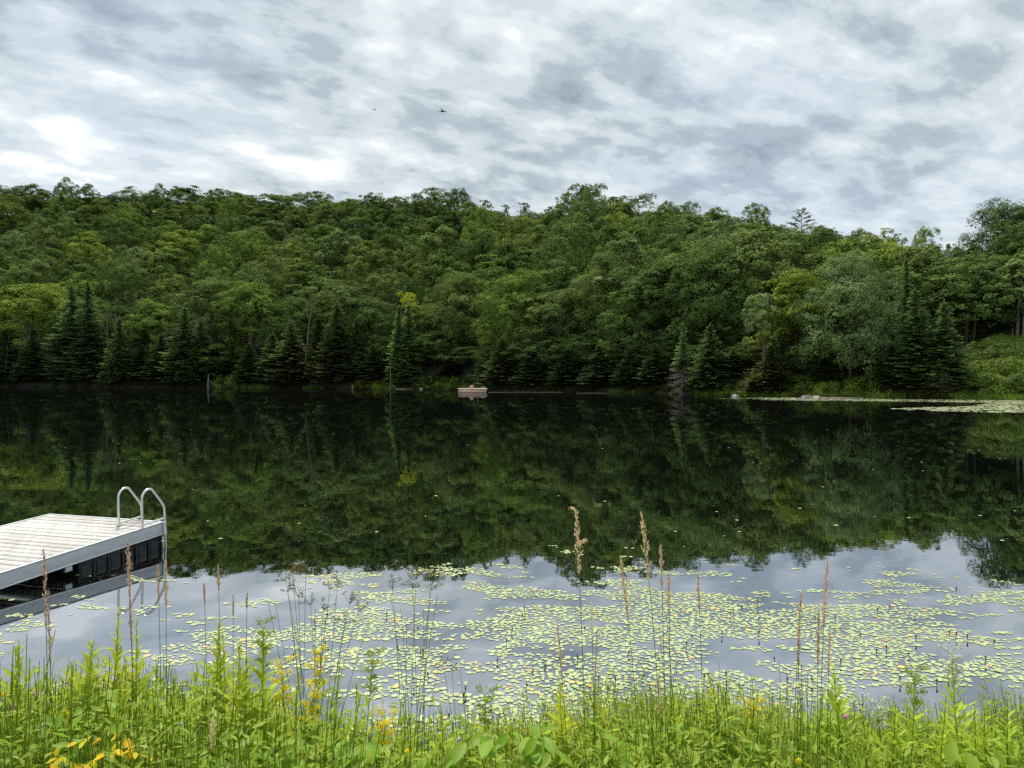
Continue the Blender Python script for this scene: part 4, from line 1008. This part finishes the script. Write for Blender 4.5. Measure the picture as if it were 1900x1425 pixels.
# tufts of broad upright blades
def tuft(px,Yd,topy,n,spread,label,w=.014,tone=(1,1,1),lean=.28):
    x0=pxx(px,Yd); zb=gz(x0,Yd); hh=pyz(topy,Yd)-zb; rg=np.random.default_rng(int(px))
    t=thing('grass_tuft',(x0,Yd,zb),label,'grass tuft','broad-bladed grass tufts on the bank')
    for k in range(n):
        h=hh*rg.uniform(.6,1.02); a=rg.uniform(0,6.28); l=lean*h*rg.uniform(.15,1.2); bx,by=rg.normal()*spread*.35,rg.normal()*spread*.3
        fa=rg.uniform(-.7,.7); sd=np.array([math.cos(fa),math.sin(fa),0]); V=[]
        for q in range(7):
            s=q/6; c=np.array([bx+math.cos(a)*l*s**2,by+math.sin(a)*l*s**2,-.05+h*(s-.12*s**3*(l/h))]); wk=w*(1-s**2.2)*(.7+.5*math.sin(s*3.1)); 
            nz_=np.array([-sd[1],sd[0],0])*wk*.22
            V+= [c-sd*wk/2,c+nz_,c+sd*wk/2]
        Fb=[(3*q+j,3*q+j+1,3*q+j+4,3*q+j+3) for q in range(6) for j in (0,1)]
        me=npmesh('blade',np.array(V),np.array(Fb),MAT['grass'],np.full(12,rg.uniform(.1,1)),smooth=True); ob('blade',me,t,color=tone)
for a in ((1300,3.5,1275,14,.12,'clump of broad blades below the tall paired grasses'),(1215,3.4,1225,12,.16,'open clump of upright blades under the paired leaning grasses'),
 (1440,3.2,1228,16,.14,'brightest and widest clump of blades right of centre'),(1405,3.3,1255,12,.12,'blades just left of the widest clump'),(1465,3.25,1250,10,.1,'blades leaning right beside the widest clump'),(1120,3.3,1270,12,.16,'soft blades at the foot of the hooked grass'),
 (1180,3.1,1310,10,.14,'short blades right of the hooked grass'),(240,3.0,1215,7,.08,'few wide tall blades among the left goldenrods'),(60,2.8,1290,9,.12,'wide blades in the lower left corner'),(1880,3.2,1320,12,.2,'thin-bladed clump at the right edge'),(1640,3.3,1330,10,.2,'short clump under the pale umbels'),(960,3.1,1345,10,.15,'short clump at bottom centre'),(880,3.1,1335,8,.15,'short clump left of bottom centre'),(470,2.9,1330,9,.15,'short clump below the yellow goldenrod blooms')):
    tuft(*a)
# leafy undergrowth
def leafy(nm,n,Lr,ratio,tone,lab,seed,hfac=(.35,1.0),y0=2.35,y1=5.5,pxr=None,up=.55,mat='undergrowth'):
    rg=np.random.default_rng(seed); x,y,px=bank_xy(n,rg,y0,y1)
    # stems carry the leaves: leaves gather on vertical stems
    if pxr: ok=(px>pxr[0])&(px<pxr[1]); x,y,px=x[ok],y[ok],px[ok]
    ns=len(x); per=9; h=veg_h(px)*(.72+.5*vnoise(x*1.8,y*1.5,13))*rg.uniform(.75,1.12,ns); z0=bank(x,y)
    si=np.repeat(np.arange(ns),per); s=rg.uniform(hfac[0],hfac[1],len(si)); ph=rg.uniform(0,6.28,len(si))
    lean=rg.normal(size=(ns,2))*.10
    C=np.stack([x[si]+lean[si,0]*s,y[si]+lean[si,1]*s,z0[si]+h[si]*s],1)
    T=np.stack([np.cos(ph),np.sin(ph),rg.normal(size=len(si))*.25+up],1); T=nrm(T)
    Nv=nrm(np.array([0,0,1])-T*T[:,2:3]+rg.normal(size=T.shape)*.25)
    L=rg.uniform(*Lr,len(si))*(1.15-.45*s); V,Ft=leaves(C,T,Nv,L,L*ratio,.18,.15)
    tint=np.repeat(np.clip(rg.uniform(0,1,len(si))*.6+.4*rg.uniform(0,1,ns)[si],0,1),4)
    p0=np.stack([x,y,z0-.02],1); p1=np.stack([x+lean[:,0],y+lean[:,1],z0+h],1)
    Vs,Fs=tubes([(p0[i],p1[i],.0028,.0015) for i in range(ns)],3)
    VV,FL=join([(V,Ft),(Vs,Fs)]); me=npmesh(nm,VV,FL,MAT[mat],np.concatenate([tint,np.full(len(Fs),.3)]))
    o=ob(nm,me,color=tone,kind='stuff'); o['label']=lab; o['category']='plants'
leafy('leafy_plants',6000,(.045,.095),.32,(1.0,1.02,.8),'mixed narrow-leaved green plants covering the near bank',1)
leafy('leafy_plants',1500,(.06,.11),.50,(.8,1.0,.8),'broader-leaved plants low along the bank bottom edge',2,(.3,.85),2.35,4.2)
leafy('leafy_plants',2600,(.03,.06),.22,(1.35,1.25,1.0),'fine pale feathery plants toward the waterside of the bank',3,(.4,1.05),3.6,5.5)
leafy('leafy_plants',260,(.09,.14),.48,(.75,1.0,.75),'broad smooth-leaved shoots at bottom centre and right',4,(.5,1.0),2.7,3.8,(560,1250),.35)
# ---------------- goldenrod and other leafy spikes
def leaf_mesh(w,seed,bend):
    V=[];n=5
    for k in range(n+1):
        s=k/n; hw=w/2*max(0,math.sin(math.pi*min(1,s*.92+.06)))**.8; z=bend*s*s
        if k==n: V.append((s,0,z))
        else: V+= [(s,-hw,z+hw*.35),(s,0,z-.0),(s,hw,z+hw*.35)]
    Fq=[];Ft=[]
    for k in range(n-1):
        for j in (0,1): Fq.append((3*k+j,3*k+3+j,3*k+4+j,3*k+1+j))
    b=3*(n-1); Ft=[(b,b+3,b+1),(b+1,b+3,b+2)]
    return npmesh('leaf',np.array(V),[np.array(Fq),np.array(Ft)],MAT['undergrowth'],np.full(len(Fq)+2,.35+.2*seed),smooth=True)
LEAF=[leaf_mesh(.20,0,-.12),leaf_mesh(.24,1,.10),leaf_mesh(.17,2,-.28),leaf_mesh(.22,3,.0)]
def spike(px,Yd,topy,label,dens=1.0,Lmax=.10,tone=(1,1,1),bloom=None,width=1.0,lean=0,cat='goldenrod',name='goldenrod',gmax=85,branch=False):
    x0=pxx(px,Yd); zb=gz(x0,Yd); hh=pyz(topy,Yd)-zb; rg=np.random.default_rng(int(px*3+topy))
    t=thing(name,(x0,Yd,zb),label,cat,'leafy flower stalks on the near bank')
    def P(s): return np.array([lean*hh*s*s+.012*math.sin(s*6+px),.01*math.cos(s*5),hh*s])
    pts=[P(s) for s in np.linspace(-.03,.98,9)]; V,Fq=path_tube(pts,np.linspace(.0042,.0014,9),5); simple('stem',V,Fq,MAT['undergrowth'],t,color=(.85,.75,.7))
    n=int(min(gmax,hh*.62/.0085*dens)); s0=.36
    for k in range(n):
        f=max(0,min(.999,(k+rg.uniform(-.3,.3))/n)); s=s0+(1-s0)*max(0,f); p=P(min(s,1)); ph=k*2.39996+rg.uniform(-.3,.3)
        env=min(1,(1-f)*1.9+.20)*(.78+.35*math.sin(min(1,f*1.4)*3.14))*width; L=1.7*Lmax*env*rg.uniform(.75,1.15)
        upa=R(12+44*f**1.2+rg.uniform(-12,12))
        o=ob('leaf',LEAF[k%4],t,loc=tuple(p)); o.rotation_euler=Euler((rg.uniform(-.25,.25),-upa,ph)); ww=L*rg.uniform(.85,1.2); o.scale=(L,ww,ww)
        c=rg.uniform(.82,1.15)*(1+.25*f); o.color=(tone[0]*c*(1+.12*f),tone[1]*c,tone[2]*c*.9,1)
    if bloom:
        m_={'yellow':MAT['yellow'],'white':MAT['white_flower'],'green':MAT['undergrowth'],'brown':MAT['rush_brown']}[bloom]
        nb_=int(9); C=[];sg=[]
        for b in range(nb_):
            a=b*2.4; L=.06*rg.uniform(.6,1.2)*(1-.05*b); q0=P(1-.02*b*1.0); e=q0+np.array([math.cos(a)*L,math.sin(a)*L,L*.55]); sg.append((q0,e,.0012,.0008))
            m2=60; u=rg.uniform(.3,1.05,m2)[:,None]; C.append(q0+(e-q0)*u+rg.normal(size=(m2,3))*np.array([.010,.010,.006])+np.array([0,0,.006]))
        C=np.concatenate(C); m2=len(C); V1,F1=cards(C,nrm(rg.normal(size=(m2,3))+np.array([0,0,1])),rg.uniform(.006,.013,m2),.008,rg)
        me=npmesh('flower_head',V1,F1,m_,rg.uniform(0,1,m2)); ob('flower_head',me,t,color=(1,1,1))
        V2,F2=tubes(sg,4); simple('flower_branch',V2,F2,MAT['undergrowth'],t)
    return t
G_=[ # column, distance, top row, label, density, leaf length, bloom, tone
 (44,3.4,1188,'broad-leaved stalk with upright tip nearest the left edge',.9,.11,None,(.95,1.0,.8)),
 (108,3.3,1255,'short leafy stalk between the left-edge stalk and the brown grass',1,.09,None,(1,1,.8)),
 (170,3.5,1185,'leafy stalk left of the tallest feathery goldenrod',1,.12,None,(1,1,.8)),
 (204,3.7,1122,'tallest feathery goldenrod on the left, under the ladder reflection',1.1,.085,None,(1.15,1.1,.9)),
 (254,3.7,1142,'goldenrod immediately right of the tallest one on the left',1.1,.075,None,(1.1,1.1,.85)),
 (318,3.2,1244,'short stalk with dark rounded top right of the left goldenrods',.7,.07,None,(.8,1,.7)),
 (340,3.1,1272,'stubby yellow-green shoot beside the rounded-top stalk',1.2,.06,None,(1.3,1.2,.7)),
 (404,3.6,1148,'branched goldenrod with upright side tips above the bank',1.0,.10,None,(1.0,1.05,.85)),
 (392,3.7,1168,'left side branch tip of the branched goldenrod',.8,.06,None,(1.15,1.1,.8)),
 (418,3.7,1162,'right side branch tip of the branched goldenrod',.8,.06,None,(1.2,1.15,.8)),
 (445,3.4,1185,'arching leafy stalk right of the branched goldenrod',1.0,.09,None,(1.1,1.1,.8)),
 (492,3.5,1158,'stout leafy goldenrod with budding tip at left of the rushes',1.2,.10,'green',(1,1.05,.75)),
 (525,3.3,1235,'goldenrod with the largest arching yellow bloom',.8,.07,'yellow',(1,1,.8)),
 (572,3.2,1278,'lower goldenrod with a flat yellow bloom',.8,.07,'yellow',(1,1,.8)),
 (597,3.8,1210,'goldenrod with a small orange-yellow top in the rush clump',.6,.05,'yellow',(1,1,.8)),
 (622,3.4,1215,'dark slim stalk under the left rush clump',1.1,.055,None,(.8,.95,.8)),
 (500,3.0,1290,'bushy shoot at bottom left of the yellow blooms',1.2,.09,None,(.9,1,.75)),
 (130,2.9,1325,'drooping leafy shoot low in the left corner',1,.09,None,(1,1,.8)),
 (680,3.5,1215,'thin wispy stalk just right of the left rush clump',.5,.05,'green',(1.1,1.1,.9)),
 (705,3.3,1330,'small yellow-flowered stalk low between the rush clumps',.7,.05,'yellow',(1,1,.8)),
 (905,3.4,1288,'branching green stalk below the second rush clump',.8,.055,'green',(1.05,1.1,.85)),
 (1042,3.4,1255,'yellow-green shoot left of the hooked grass base',1.2,.07,None,(1.25,1.2,.7)),
 (1120,3.5,1262,'slim shoot with short side leaves right of the hooked grass',1.1,.05,None,(1.1,1.1,.8)),
 (1318,3.5,1248,'branched shoot under the single upright grass right of the pair',1.1,.07,None,(1.15,1.15,.8)),
 (1390,3.5,1308,'small goldenrod with yellow-orange bloom right of centre',.6,.05,'yellow',(1,1,.8)),
 (1527,3.5,1275,'pale narrow stalk left of the pointed dark-tipped one',1.1,.065,None,(1.0,1.12,1.0)),
 (1557,3.5,1236,'tall pointed leafy stalk with dense tip right of the rush spikes',1.15,.085,None,(.95,1.05,.75)),
 (1600,3.3,1320,'short shoot between the pointed stalk and the pale umbel',1.,.06,None,(1.05,1.05,.8)),
 (1632,3.5,1305,'stalk with a flat pale green umbel',.5,.06,'white',(1.05,1.1,.9)),
 (1692,3.5,1250,'flat-topped leafy stalk left of the narrow club-tipped one',1.1,.075,'green',(1,1.08,.85)),
 (1742,3.5,1284,'narrow club-tipped bright stalk with upright leaves',1.5,.05,None,(1.1,1.15,.7)),
 (1778,3.8,1208,'tallest pale-flowered stalk in the right foreground',.9,.07,'white',(1.1,1.15,.95)),
 (1800,3.4,1300,'bushy stalk at the foot of the tallest pale-flowered one',1.1,.07,None,(1.0,1.1,.8)),
 (1873,3.5,1290,'last leafy stalk before the right edge',1.0,.07,None,(.9,1.05,.85)),
 (20,3.2,1262,'young leafy shoot in the left corner beside the broad-leaved stalk',1,.09,None,(1,1,.8)),
 (80,3.7,1232,'slim shoot between the left-edge stalk and the reddish grass',1,.07,None,(1.1,1.05,.8)),
 (145,3.6,1225,'leafy shoot a little left of the tall left goldenrods',1,.09,None,(1,1,.8)),
 (228,3.4,1215,'shorter shoot between the two tallest left goldenrods',1,.08,None,(1.1,1.05,.8)),
 (285,3.5,1225,'shoot right of the second tall left goldenrod',1,.08,None,(1.0,1.05,.8)),
 (365,3.4,1228,'leafy shoot left of the branched goldenrod foot',1,.08,None,(1.0,1.05,.8)),
 (470,3.6,1212,'leafy shoot left of the stout budding goldenrod',1,.08,None,(1.1,1.1,.8)),
 (548,3.6,1240,'feathery shoot behind the largest yellow bloom',1,.07,None,(1.1,1.1,.85)),
 (650,3.5,1262,'feathery shoot at the right foot of the left rush clump',1,.07,None,(1.05,1.1,.85)),
 (745,3.4,1295,'low leafy shoot left of the second rush clump foot',1,.07,None,(1.0,1.05,.8)),
 (820,3.4,1300,'low leafy shoot right of the second rush clump foot',1,.07,None,(1.0,1.05,.8)),
 (1250,3.4,1290,'leafy shoot left of the branched shoot under the single grass',1,.07,None,(1.0,1.1,.8)),
 (1660,3.4,1300,'leafy shoot left of the flat-topped stalk',1,.07,None,(1.0,1.1,.8)),
 (1835,3.4,1305,'leafy shoot between the bushy and the last right-hand stalks',1,.07,None,(1.0,1.1,.8)),
]
for (px,Yd,ty,lab,dn,Lm,bl,tn) in G_:
    spike(px,Yd,ty,lab,dn,Lm,tn,bl,lean=random.uniform(-.03,.03))
# ---------------- tall seed-headed grasses
def seed_grass(px,topy,hl,label,Yd=2.9,lean=0,hook=False,thick=1.0,tone=(1,1,1),basepx=None,blade=True):
    tone=(tone[0]*1.08,tone[1]*1.2,tone[2]*1.2)
    ztop=pyz(topy,Yd); xt=pxx(px,Yd); xb=pxx(basepx if basepx is not None else px+10,Yd); zb=gz(xb,Yd)-.02
    t=thing('seed_grass',(xb,Yd,zb),label,'grass','tall grasses with dry seed heads')
    hh=ztop-zb; dxx=xt-xb; rg=np.random.default_rng(int(px)+7)
    def P(s): return np.array([dxx*s**2.2,0.02*math.sin(s*3),hh*s])
    if hook:
        def P(s):
            b=np.array([dxx*s**2.0,0,hh*s])
            return b
    hlm=hl/F*Yd; sh=1-hlm/hh
    pts=[P(s) for s in np.linspace(0,1-.1*hlm/hh,12)]; V,Fq=path_tube(pts,np.linspace(.0020,.0010,12),5); simple('stem',V,Fq,MAT['grass'],t,color=(.8,.75,.8))
    n=int(130*thick+hlm*380); s=rg.uniform(0,1,n)**1.05; ax=np.array([P(sh+(1-sh)*v) for v in s])
    prof=np.sin(math.pi*np.clip(s*.85+.10,0,1))**.8*(.75+.3*np.sin(s*23+px))
    a=rg.uniform(0,6.28,n); rad=.020*thick*prof*rg.uniform(.1,1.1,n)
    C=ax+np.stack([np.cos(a)*rad,np.sin(a)*rad,np.zeros(n)],1)
    if hook:
        k=np.clip((s-.86)/.14,0,1); C[:,0]-=k**2*.028; C[:,2]-=k**3*.02
        j=rg.uniform(size=n)<.16; C[j]=ax[j]*0+np.array([P(sh+(1-sh)*.42)]*j.sum())+np.outer(rg.uniform(0,1,j.sum()),np.array([.034,0,.016]))+rg.normal(size=(j.sum(),3))*.003
    T=np.stack([np.cos(a)*.35,np.sin(a)*.35,np.ones(n)],1); Nv=np.stack([np.cos(a),np.sin(a),np.full(n,-.35)],1)
    V,Fq=cards(C,nrm(Nv),rg.uniform(.010,.019,n),.0055,rg,T=T); ob('seed_head',npmesh('seed_head',V,Fq,MAT['straw'],rg.uniform(0,1,n)),t,color=tone)
    if blade:
        for q in range(2):
            sb=rg.uniform(.25,.5); p0=P(sb); a=rg.choice([-1,1]); L=rg.uniform(.2,.34); Vb=[]
            for k in range(6):
                u=k/5; c=p0+np.array([a*L*.55*u,0.02*u,L*(.75*u-.5*u*u)]); w=.0065*(1-u**2); Vb+= [c-np.array([0,w/2,0])-np.array([w/2,0,0]),c+np.array([0,w/2,0])+np.array([w/2,0,0])]
            Fb=[(2*k,2*k+1,2*k+3,2*k+2) for k in range(5)]; ob('blade',npmesh('blade',np.array(Vb),np.array(Fb),MAT['grass'],np.full(5,.6)),t)
for a in (dict(px=80,topy=1018,hl=150,label='reddish grass head crossing in front of the dock edge',lean=0,basepx=84,thick=.7,tone=(.9,.68,.7),Yd=2.7),
 dict(px=88,topy=1120,hl=110,label='faded grass head below the reddish one, at the dock reflection',basepx=92,thick=.5,tone=(.85,.7,.8),Yd=2.8),
 dict(px=236,topy=1003,hl=95,label='grass head in front of the dock floats',basepx=246,thick=.7,tone=(.95,.72,.7),Yd=2.8),
 dict(px=239,topy=1095,hl=95,label='thin curved grass head just below the one before the floats',basepx=246,thick=.5,tone=(.9,.72,.75),Yd=2.8),
 dict(px=292,topy=1050,hl=60,label='small grass head left of the ladder foot',basepx=296,thick=.5,tone=(1,.8,.7),Yd=3.0),
 dict(px=307,topy=1040,hl=85,label='grass head in line with the ladder post',basepx=303,thick=.6,tone=(1,.8,.7),Yd=3.0),
 dict(px=404,topy=1050,hl=45,label='short-headed grass standing alone right of the dock',basepx=408,thick=.6,tone=(1,.85,.7),Yd=3.1),
 dict(px=378,topy=1082,hl=40,label='thin grass left of the short-headed one',basepx=382,thick=.35,tone=(.9,.65,.7),Yd=3.1),
 dict(px=432,topy=1105,hl=40,label='thin green-headed timothy right of the short-headed grass',basepx=428,thick=.4,tone=(.7,.9,.7),Yd=3.1),
 dict(px=458,topy=1100,hl=30,label='thin grass left of the rush clump',basepx=450,thick=.35,tone=(.8,.8,.7),Yd=3.1),
 dict(px=1068,topy=934,hl=130,label='tallest grass, its hooked head bent with a side tuft',basepx=1090,hook=True,thick=1.0,tone=(1.1,.95,.8),Yd=2.8),
 dict(px=1097,topy=1118,hl=60,label='faint pale grass head right of the hooked grass',basepx=1106,thick=.6,tone=(1.2,1.2,1.3),Yd=3.2),
 dict(px=1108,topy=1170,hl=110,label='thin pinkish grass head close right of the hooked stem',basepx=1100,thick=.4,tone=(1,.8,.75),Yd=3.1),
 dict(px=1034,topy=1158,hl=100,label='grass head leaning left low beside the hooked grass',basepx=1060,thick=.5,tone=(1,.8,.75),Yd=2.9),
 dict(px=1151,topy=1034,hl=115,label='strongly left-leaning grass head between the hooked and paired grasses',basepx=1196,thick=.8,tone=(1,.85,.75),Yd=2.8),
 dict(px=1190,topy=952,hl=125,label='taller head of the paired leaning grasses',basepx=1236,thick=.95,tone=(1.1,.95,.75),Yd=2.8),
 dict(px=1226,topy=1012,hl=75,label='shorter head of the paired leaning grasses',basepx=1240,thick=.7,tone=(1.0,.85,.75),Yd=2.8),
 dict(px=1240,topy=1063,hl=75,label='small upright head right below the paired grasses',basepx=1250,thick=.6,tone=(1,.8,.7),Yd=2.9),
 dict(px=1295,topy=1065,hl=72,label='single leaning head right of the paired grasses',basepx=1312,thick=.55,tone=(1,.78,.7),Yd=2.9),
 dict(px=1536,topy=1043,hl=120,label='tallest reddish grass head on the right',basepx=1522,thick=.9,tone=(1,.8,.75),Yd=2.8),
 dict(px=1487,topy=1103,hl=95,label='right-leaning head left of the tallest right-hand grass',basepx=1474,thick=.6,tone=(1,.8,.75),Yd=2.8),
 dict(px=1520,topy=1135,hl=100,label='narrow head directly below the tallest right-hand grass',basepx=1521,thick=.5,tone=(.85,.68,.6),Yd=2.8),
 dict(px=1484,topy=1160,hl=75,label='lower narrow brown head left of the tallest right-hand grass',basepx=1482,thick=.5,tone=(.8,.65,.6),Yd=2.85),
 dict(px=1540,topy=1175,hl=70,label='short faded head right of the tallest right-hand grass',basepx=1538,thick=.45,tone=(1,.85,.8),Yd=2.85),
 dict(px=395,topy=1330,hl=60,label='curved dry grass head hanging low at bottom left',basepx=372,thick=.7,tone=(1.2,1.1,.9),Yd=2.5),
 dict(px=1222,topy=1250,hl=80,label='pale loose grass head low under the paired grasses',basepx=1226,thick=.5,tone=(1.1,.95,.9),Yd=3.0)):
    seed_grass(**a)
# ---------------- rush clumps
def rush_clump(px,Yd,stems,label,zb=None):
    x0=pxx(px,Yd); zb=gz(x0,Yd); t=thing('rush_clump',(x0,Yd,zb),label,'rushes','rush clumps on the near bank'); rg=np.random.default_rng(px)
    for (tx,ty,head) in stems:
        xt=pxx(tx,Yd)-x0; zt_=pyz(ty,Yd)-zb; bx=rg.normal()*.03; dy=rg.normal()*.05
        pts=[np.array([bx+(xt-bx)*s**1.7,dy*s,zt_*s*(1)]) for s in np.linspace(0,1,10)]
        V,Fq=path_tube(pts,np.linspace(.0022,.0009,10),5); st=simple('stem',V,Fq,MAT['undergrowth'],t,color=(.95,1.0,.9))
        if head:
            e=pts[-1]; C=[];sg=[]
            for q in range(head):
                dd=nrm(np.array([rg.normal()*.8,rg.normal()*.8,rg.uniform(.1,1.4)])); L=rg.uniform(.02,.065); f=e-np.array([0,0,.01])+dd*L; sg.append((e-np.array([0,0,.012]),f,.0009,.0007))
                C.append(f+rg.normal(size=(9,3))*.006)
            C=np.concatenate(C); V1,F1=cards(C,nrm(rg.normal(size=C.shape)),.010,.005,rg); 
            V2,F2=tubes(sg,3); VV,FL=join([(V1,F1),(V2,F2)]); hd=npmesh('flower_head',VV,FL,MAT['rush_brown'],rg.uniform(0,1,len(V1)//4+len(F2))); ob('flower_head',hd,t)
rush_clump(578,3.3,[(523,1078,9),(540,1060,8),(532,1095,6),(568,1058,9),(552,1105,7),(588,1125,0),(615,1085,8),(630,1072,6),(600,1128,7),(650,1115,8),(662,1135,7),(645,1145,6),(508,1118,0),(572,1122,6),(690,1140,0),(540,1150,0),(606,1150,0),(490,1120,0)],'left rush clump of arching stems with brown tufted tips')
rush_clump(765,3.3,[(723,1098,8),(772,1070,10),(800,1066,10),(765,1088,7),(800,1092,7),(745,1125,0),(812,1100,0),(720,1115,0),(828,1180,0),(790,1120,0),(755,1160,0)],'second rush clump with three tufted tips, left of centre')
rush_clump(1487,3.1,[(1472,1232,0),(1482,1225,0),(1493,1242,0),(1500,1250,0),(1478,1262,0),(1490,1236,0),(1497,1270,0),(1485,1250,0),(1470,1255,0)],'dark bare rush spikes under the tall right-hand grasses')
rush_clump(1245,3.2,[(1232,1180,0),(1240,1150,0),(1256,1200,0),(1225,1210,0)],'thin bare rush stems below the paired grasses')
rush_clump(1350,3.2,[(1338,1235,0),(1352,1250,0),(1328,1262,0)],'few thin bare stems right of the single leaning head')
rush_clump(850,3.3,[(826,1210,4),(852,1250,0),(838,1240,3)],'sparse bent rush stems right of the second rush clump')
# ---------------- yellow-leaved plant at the lower left, flowers
def broad_plant(px,Yd,topy,n,L,label,mat,tone,cat='leafy plant',name='leafy_plant',spread=.10,group=None):
    x0=pxx(px,Yd); zb=gz(x0,Yd); hh=pyz(topy,Yd)-zb; rg=np.random.default_rng(int(px)+int(topy)); t=thing(name,(x0,Yd,zb),label,cat,group)
    me0=leaf_mesh(.5,2,-.12); me0.materials[0]=mat
    for k in range(n):
        a=rg.uniform(0,6.28); r=spread*rg.uniform(.1,1); z=hh*rg.uniform(.72,1.0); e=np.array([math.cos(a)*r,math.sin(a)*r,z]); V,Fq=path_tube([(0,0,-.02),(e[0]*.4,e[1]*.4,z*.6),tuple(e)],[.0025,.002,.001],4)
        simple('stem',V,Fq,MAT['undergrowth'],t,color=(.9,.7,.6))
        o=ob('leaf',me0,t,loc=tuple(e),color=tuple(c*rg.uniform(.85,1.1) for c in tone)); s=L*rg.uniform(.75,1.2); o.scale=(s,s,s); o.rotation_euler=Euler((rg.uniform(-.5,.5),rg.uniform(-.1,.7),rg.uniform(-2.6,-.4)))
GY_='yellow-leaved plants low at left'
broad_plant(185,2.4,1362,36,.040,'largest yellow-leaved plant in the lower left corner',MAT['yellow_leaf'],(1,1,1),'yellow plant','yellow_leaved_plant',.12,GY_)
broad_plant(222,2.5,1350,16,.034,'orange-yellow curled leaves right above the largest yellow plant',MAT['yellow_leaf'],(1.1,.85,.8),'yellow plant','yellow_leaved_plant',.08,GY_)
broad_plant(110,2.4,1388,12,.038,'small yellow-leaved plant at the bottom edge left of the largest',MAT['yellow_leaf'],(1,1,1),'yellow plant','yellow_leaved_plant',.08,GY_)
broad_plant(255,2.5,1378,9,.038,'small yellow tuft right of the largest yellow plant',MAT['yellow_leaf'],(1,1,.9),'yellow plant','yellow_leaved_plant',.06,GY_)
for k,(px,Yd,ty,lab) in enumerate(((630,3.0,1355,'broad-leaved plant with pale round leaf at bottom left of centre'),(690,3.0,1360,'large dark-leaved plant at bottom between the rush clumps'),(830,3.0,1365,'broad smooth-leaved plant left of bottom centre'),(925,3.0,1355,'broad glossy-leaved plant with drooping leaves at bottom centre'),(985,3.0,1350,'broad-leaved plant left of the hooked grass foot'),(1020,3.0,1370,'low broad-leaved plant under the hooked grass'),(560,2.8,1370,'broad-leaved plant below the flat yellow bloom'),(1800,3.0,1380,'low round-leaved plant near the right corner'),(1140,3.0,1385,'low broad-leaved plant right of the hooked grass foot'),(740,2.9,1395,'low broad-leaved plant at the very bottom below second rush clump'))):
    broad_plant(px,Yd,ty,13,.10,lab,MAT['undergrowth'],(.75,.95,.7),group='broad-leaved plants at the bottom of the bank')
def little_flowers(name,pts,mat,size,label,cat,group):
    for (px,py,Yd,lab) in pts:
        x0=pxx(px,Yd); zb=gz(x0,Yd); hh=pyz(py,Yd)-zb; t=thing(name,(x0,Yd,zb),lab,cat,group); V,Fq=path_tube([(0,0,-.02),(.01,0,hh*.5),(0,0,hh)],[.0018,.0015,.001],4); simple('stem',V,Fq,MAT['undergrowth'],t)
        rg=np.random.default_rng(int(px)); n=46; dd=nrm(rg.normal(size=(n,3))+np.array([0,0,.5])); V,Fq=cards(np.array([0,0,hh])+dd*size*.5,dd,size*.5,size*.3,rg); ob('flower_head',npmesh('flower_head',V,Fq,mat,rg.uniform(0,1,n)),t)
little_flowers('clover_flower',[(66,1286,3.0,'pink clover head by the left-edge stalk'),(24,1312,3.0,'whitish clover head low at the left edge'),(1570,1330,3.1,'tiny pink clover right of the pointed stalk')],MAT['pink_flower'],.024,'','clover','clover heads')
little_flowers('small_flower',[(78,1347,2.8,'small white flower in the lower left growth'),(335,1345,2.9,'whitish flower beside the stubby yellow-green shoot'),(505,1395,2.8,'small white flower bottom left of the broad leaves'),(852,1372,3.0,'tiny white flower in the bottom centre leaves'),(1585,1300,3.4,'creamy flower behind the pale umbel')],MAT['white_flower'],.02,'','flower','small white flowers')
little_flowers('yellow_flower',[(120,1322,2.9,'yellow flower left of the drooping shoot'),(8,1290,3.0,'yellow flower at the left edge'),(445,1210,3.4,'small yellow bloom beside the arching stalk'),(707,1345,3.1,'small yellow flower between the rush clumps'),(1483,1412,2.8,'yellow flower at the bottom under the rush spikes'),(755,1395,2.8,'yellow bud at bottom centre left'),(590,1212,3.7,'orange-yellow tuft beside the small orange-topped goldenrod')],MAT['yellow'],.022,'','flower','small yellow flowers')

# ------------------------------------------------------------------ birds
def bird(px,py,Yd,span,label,mat,wing_up=1.0,flip=1):
    t=thing('bird',(pxx(px,Yd),Yd,pyz(py,Yd)),label,'bird','birds flying over the lake'); L=span
    xs=np.array([-.5,-.36,-.2,0,.2,.34,.42,.5,.58]); rr=np.array([.015,.03,.06,.085,.075,.045,.055,.035,.006])
    V,Fq=path_tube(np.stack([xs*L*flip,np.zeros(9),np.array([.0,.0,-.01,-.015,0,.02,.03,.03,.02])*L],1),rr*L,8); b=simple('body',V,Fq,mat,t,smooth=True)
    for sd in (-1,1):
        P_=[(.18,0),( .05,.0),(-.14,0),(.02,.34),(-.12,.40),(-.22,.62),(-.30,.60)]
        out=[]
        for (ax,ay) in P_: out.append((ax*L*flip,sd*ay*L*.55,(.03+ay*.72*wing_up)*L))
        Vt=np.array(out); top=Vt+np.array([0,0,.012*L]); VV=np.concatenate([Vt,top]); Ft=[(0,1,3),(1,2,4),(1,4,3),(3,4,5),(4,6,5)]
        Fa=[tuple(f) for f in Ft]+[tuple(v+7 for v in f[::-1]) for f in Ft]; w=npmesh('wing',VV,np.array(Fa),mat); ob('wing',w,t)
    V=np.array([(-.45,0,0),(-.74,.07,0),(-.76,-.07,0),(-.45,0,.02)])*L*np.array([flip,1,1]); ob('tail',npmesh('tail',V,np.array([(0,1,2),(3,2,1)]),mat),t)
bird(821,207,30,.32,'small dark bird with raised wings in the middle of the sky',MAT['bird_dark'],.55,1)
bird(695,204,60,.36,'faint pale bird left of the dark one in the sky',MAT['bird_pale'],.9,-1)
from collections import Counter
print(Counter(o.name.split('.')[0] for o in bpy.data.objects if o.parent is None).most_common(8))
print('objects', len(bpy.data.objects), 'hill trees', len(pending))
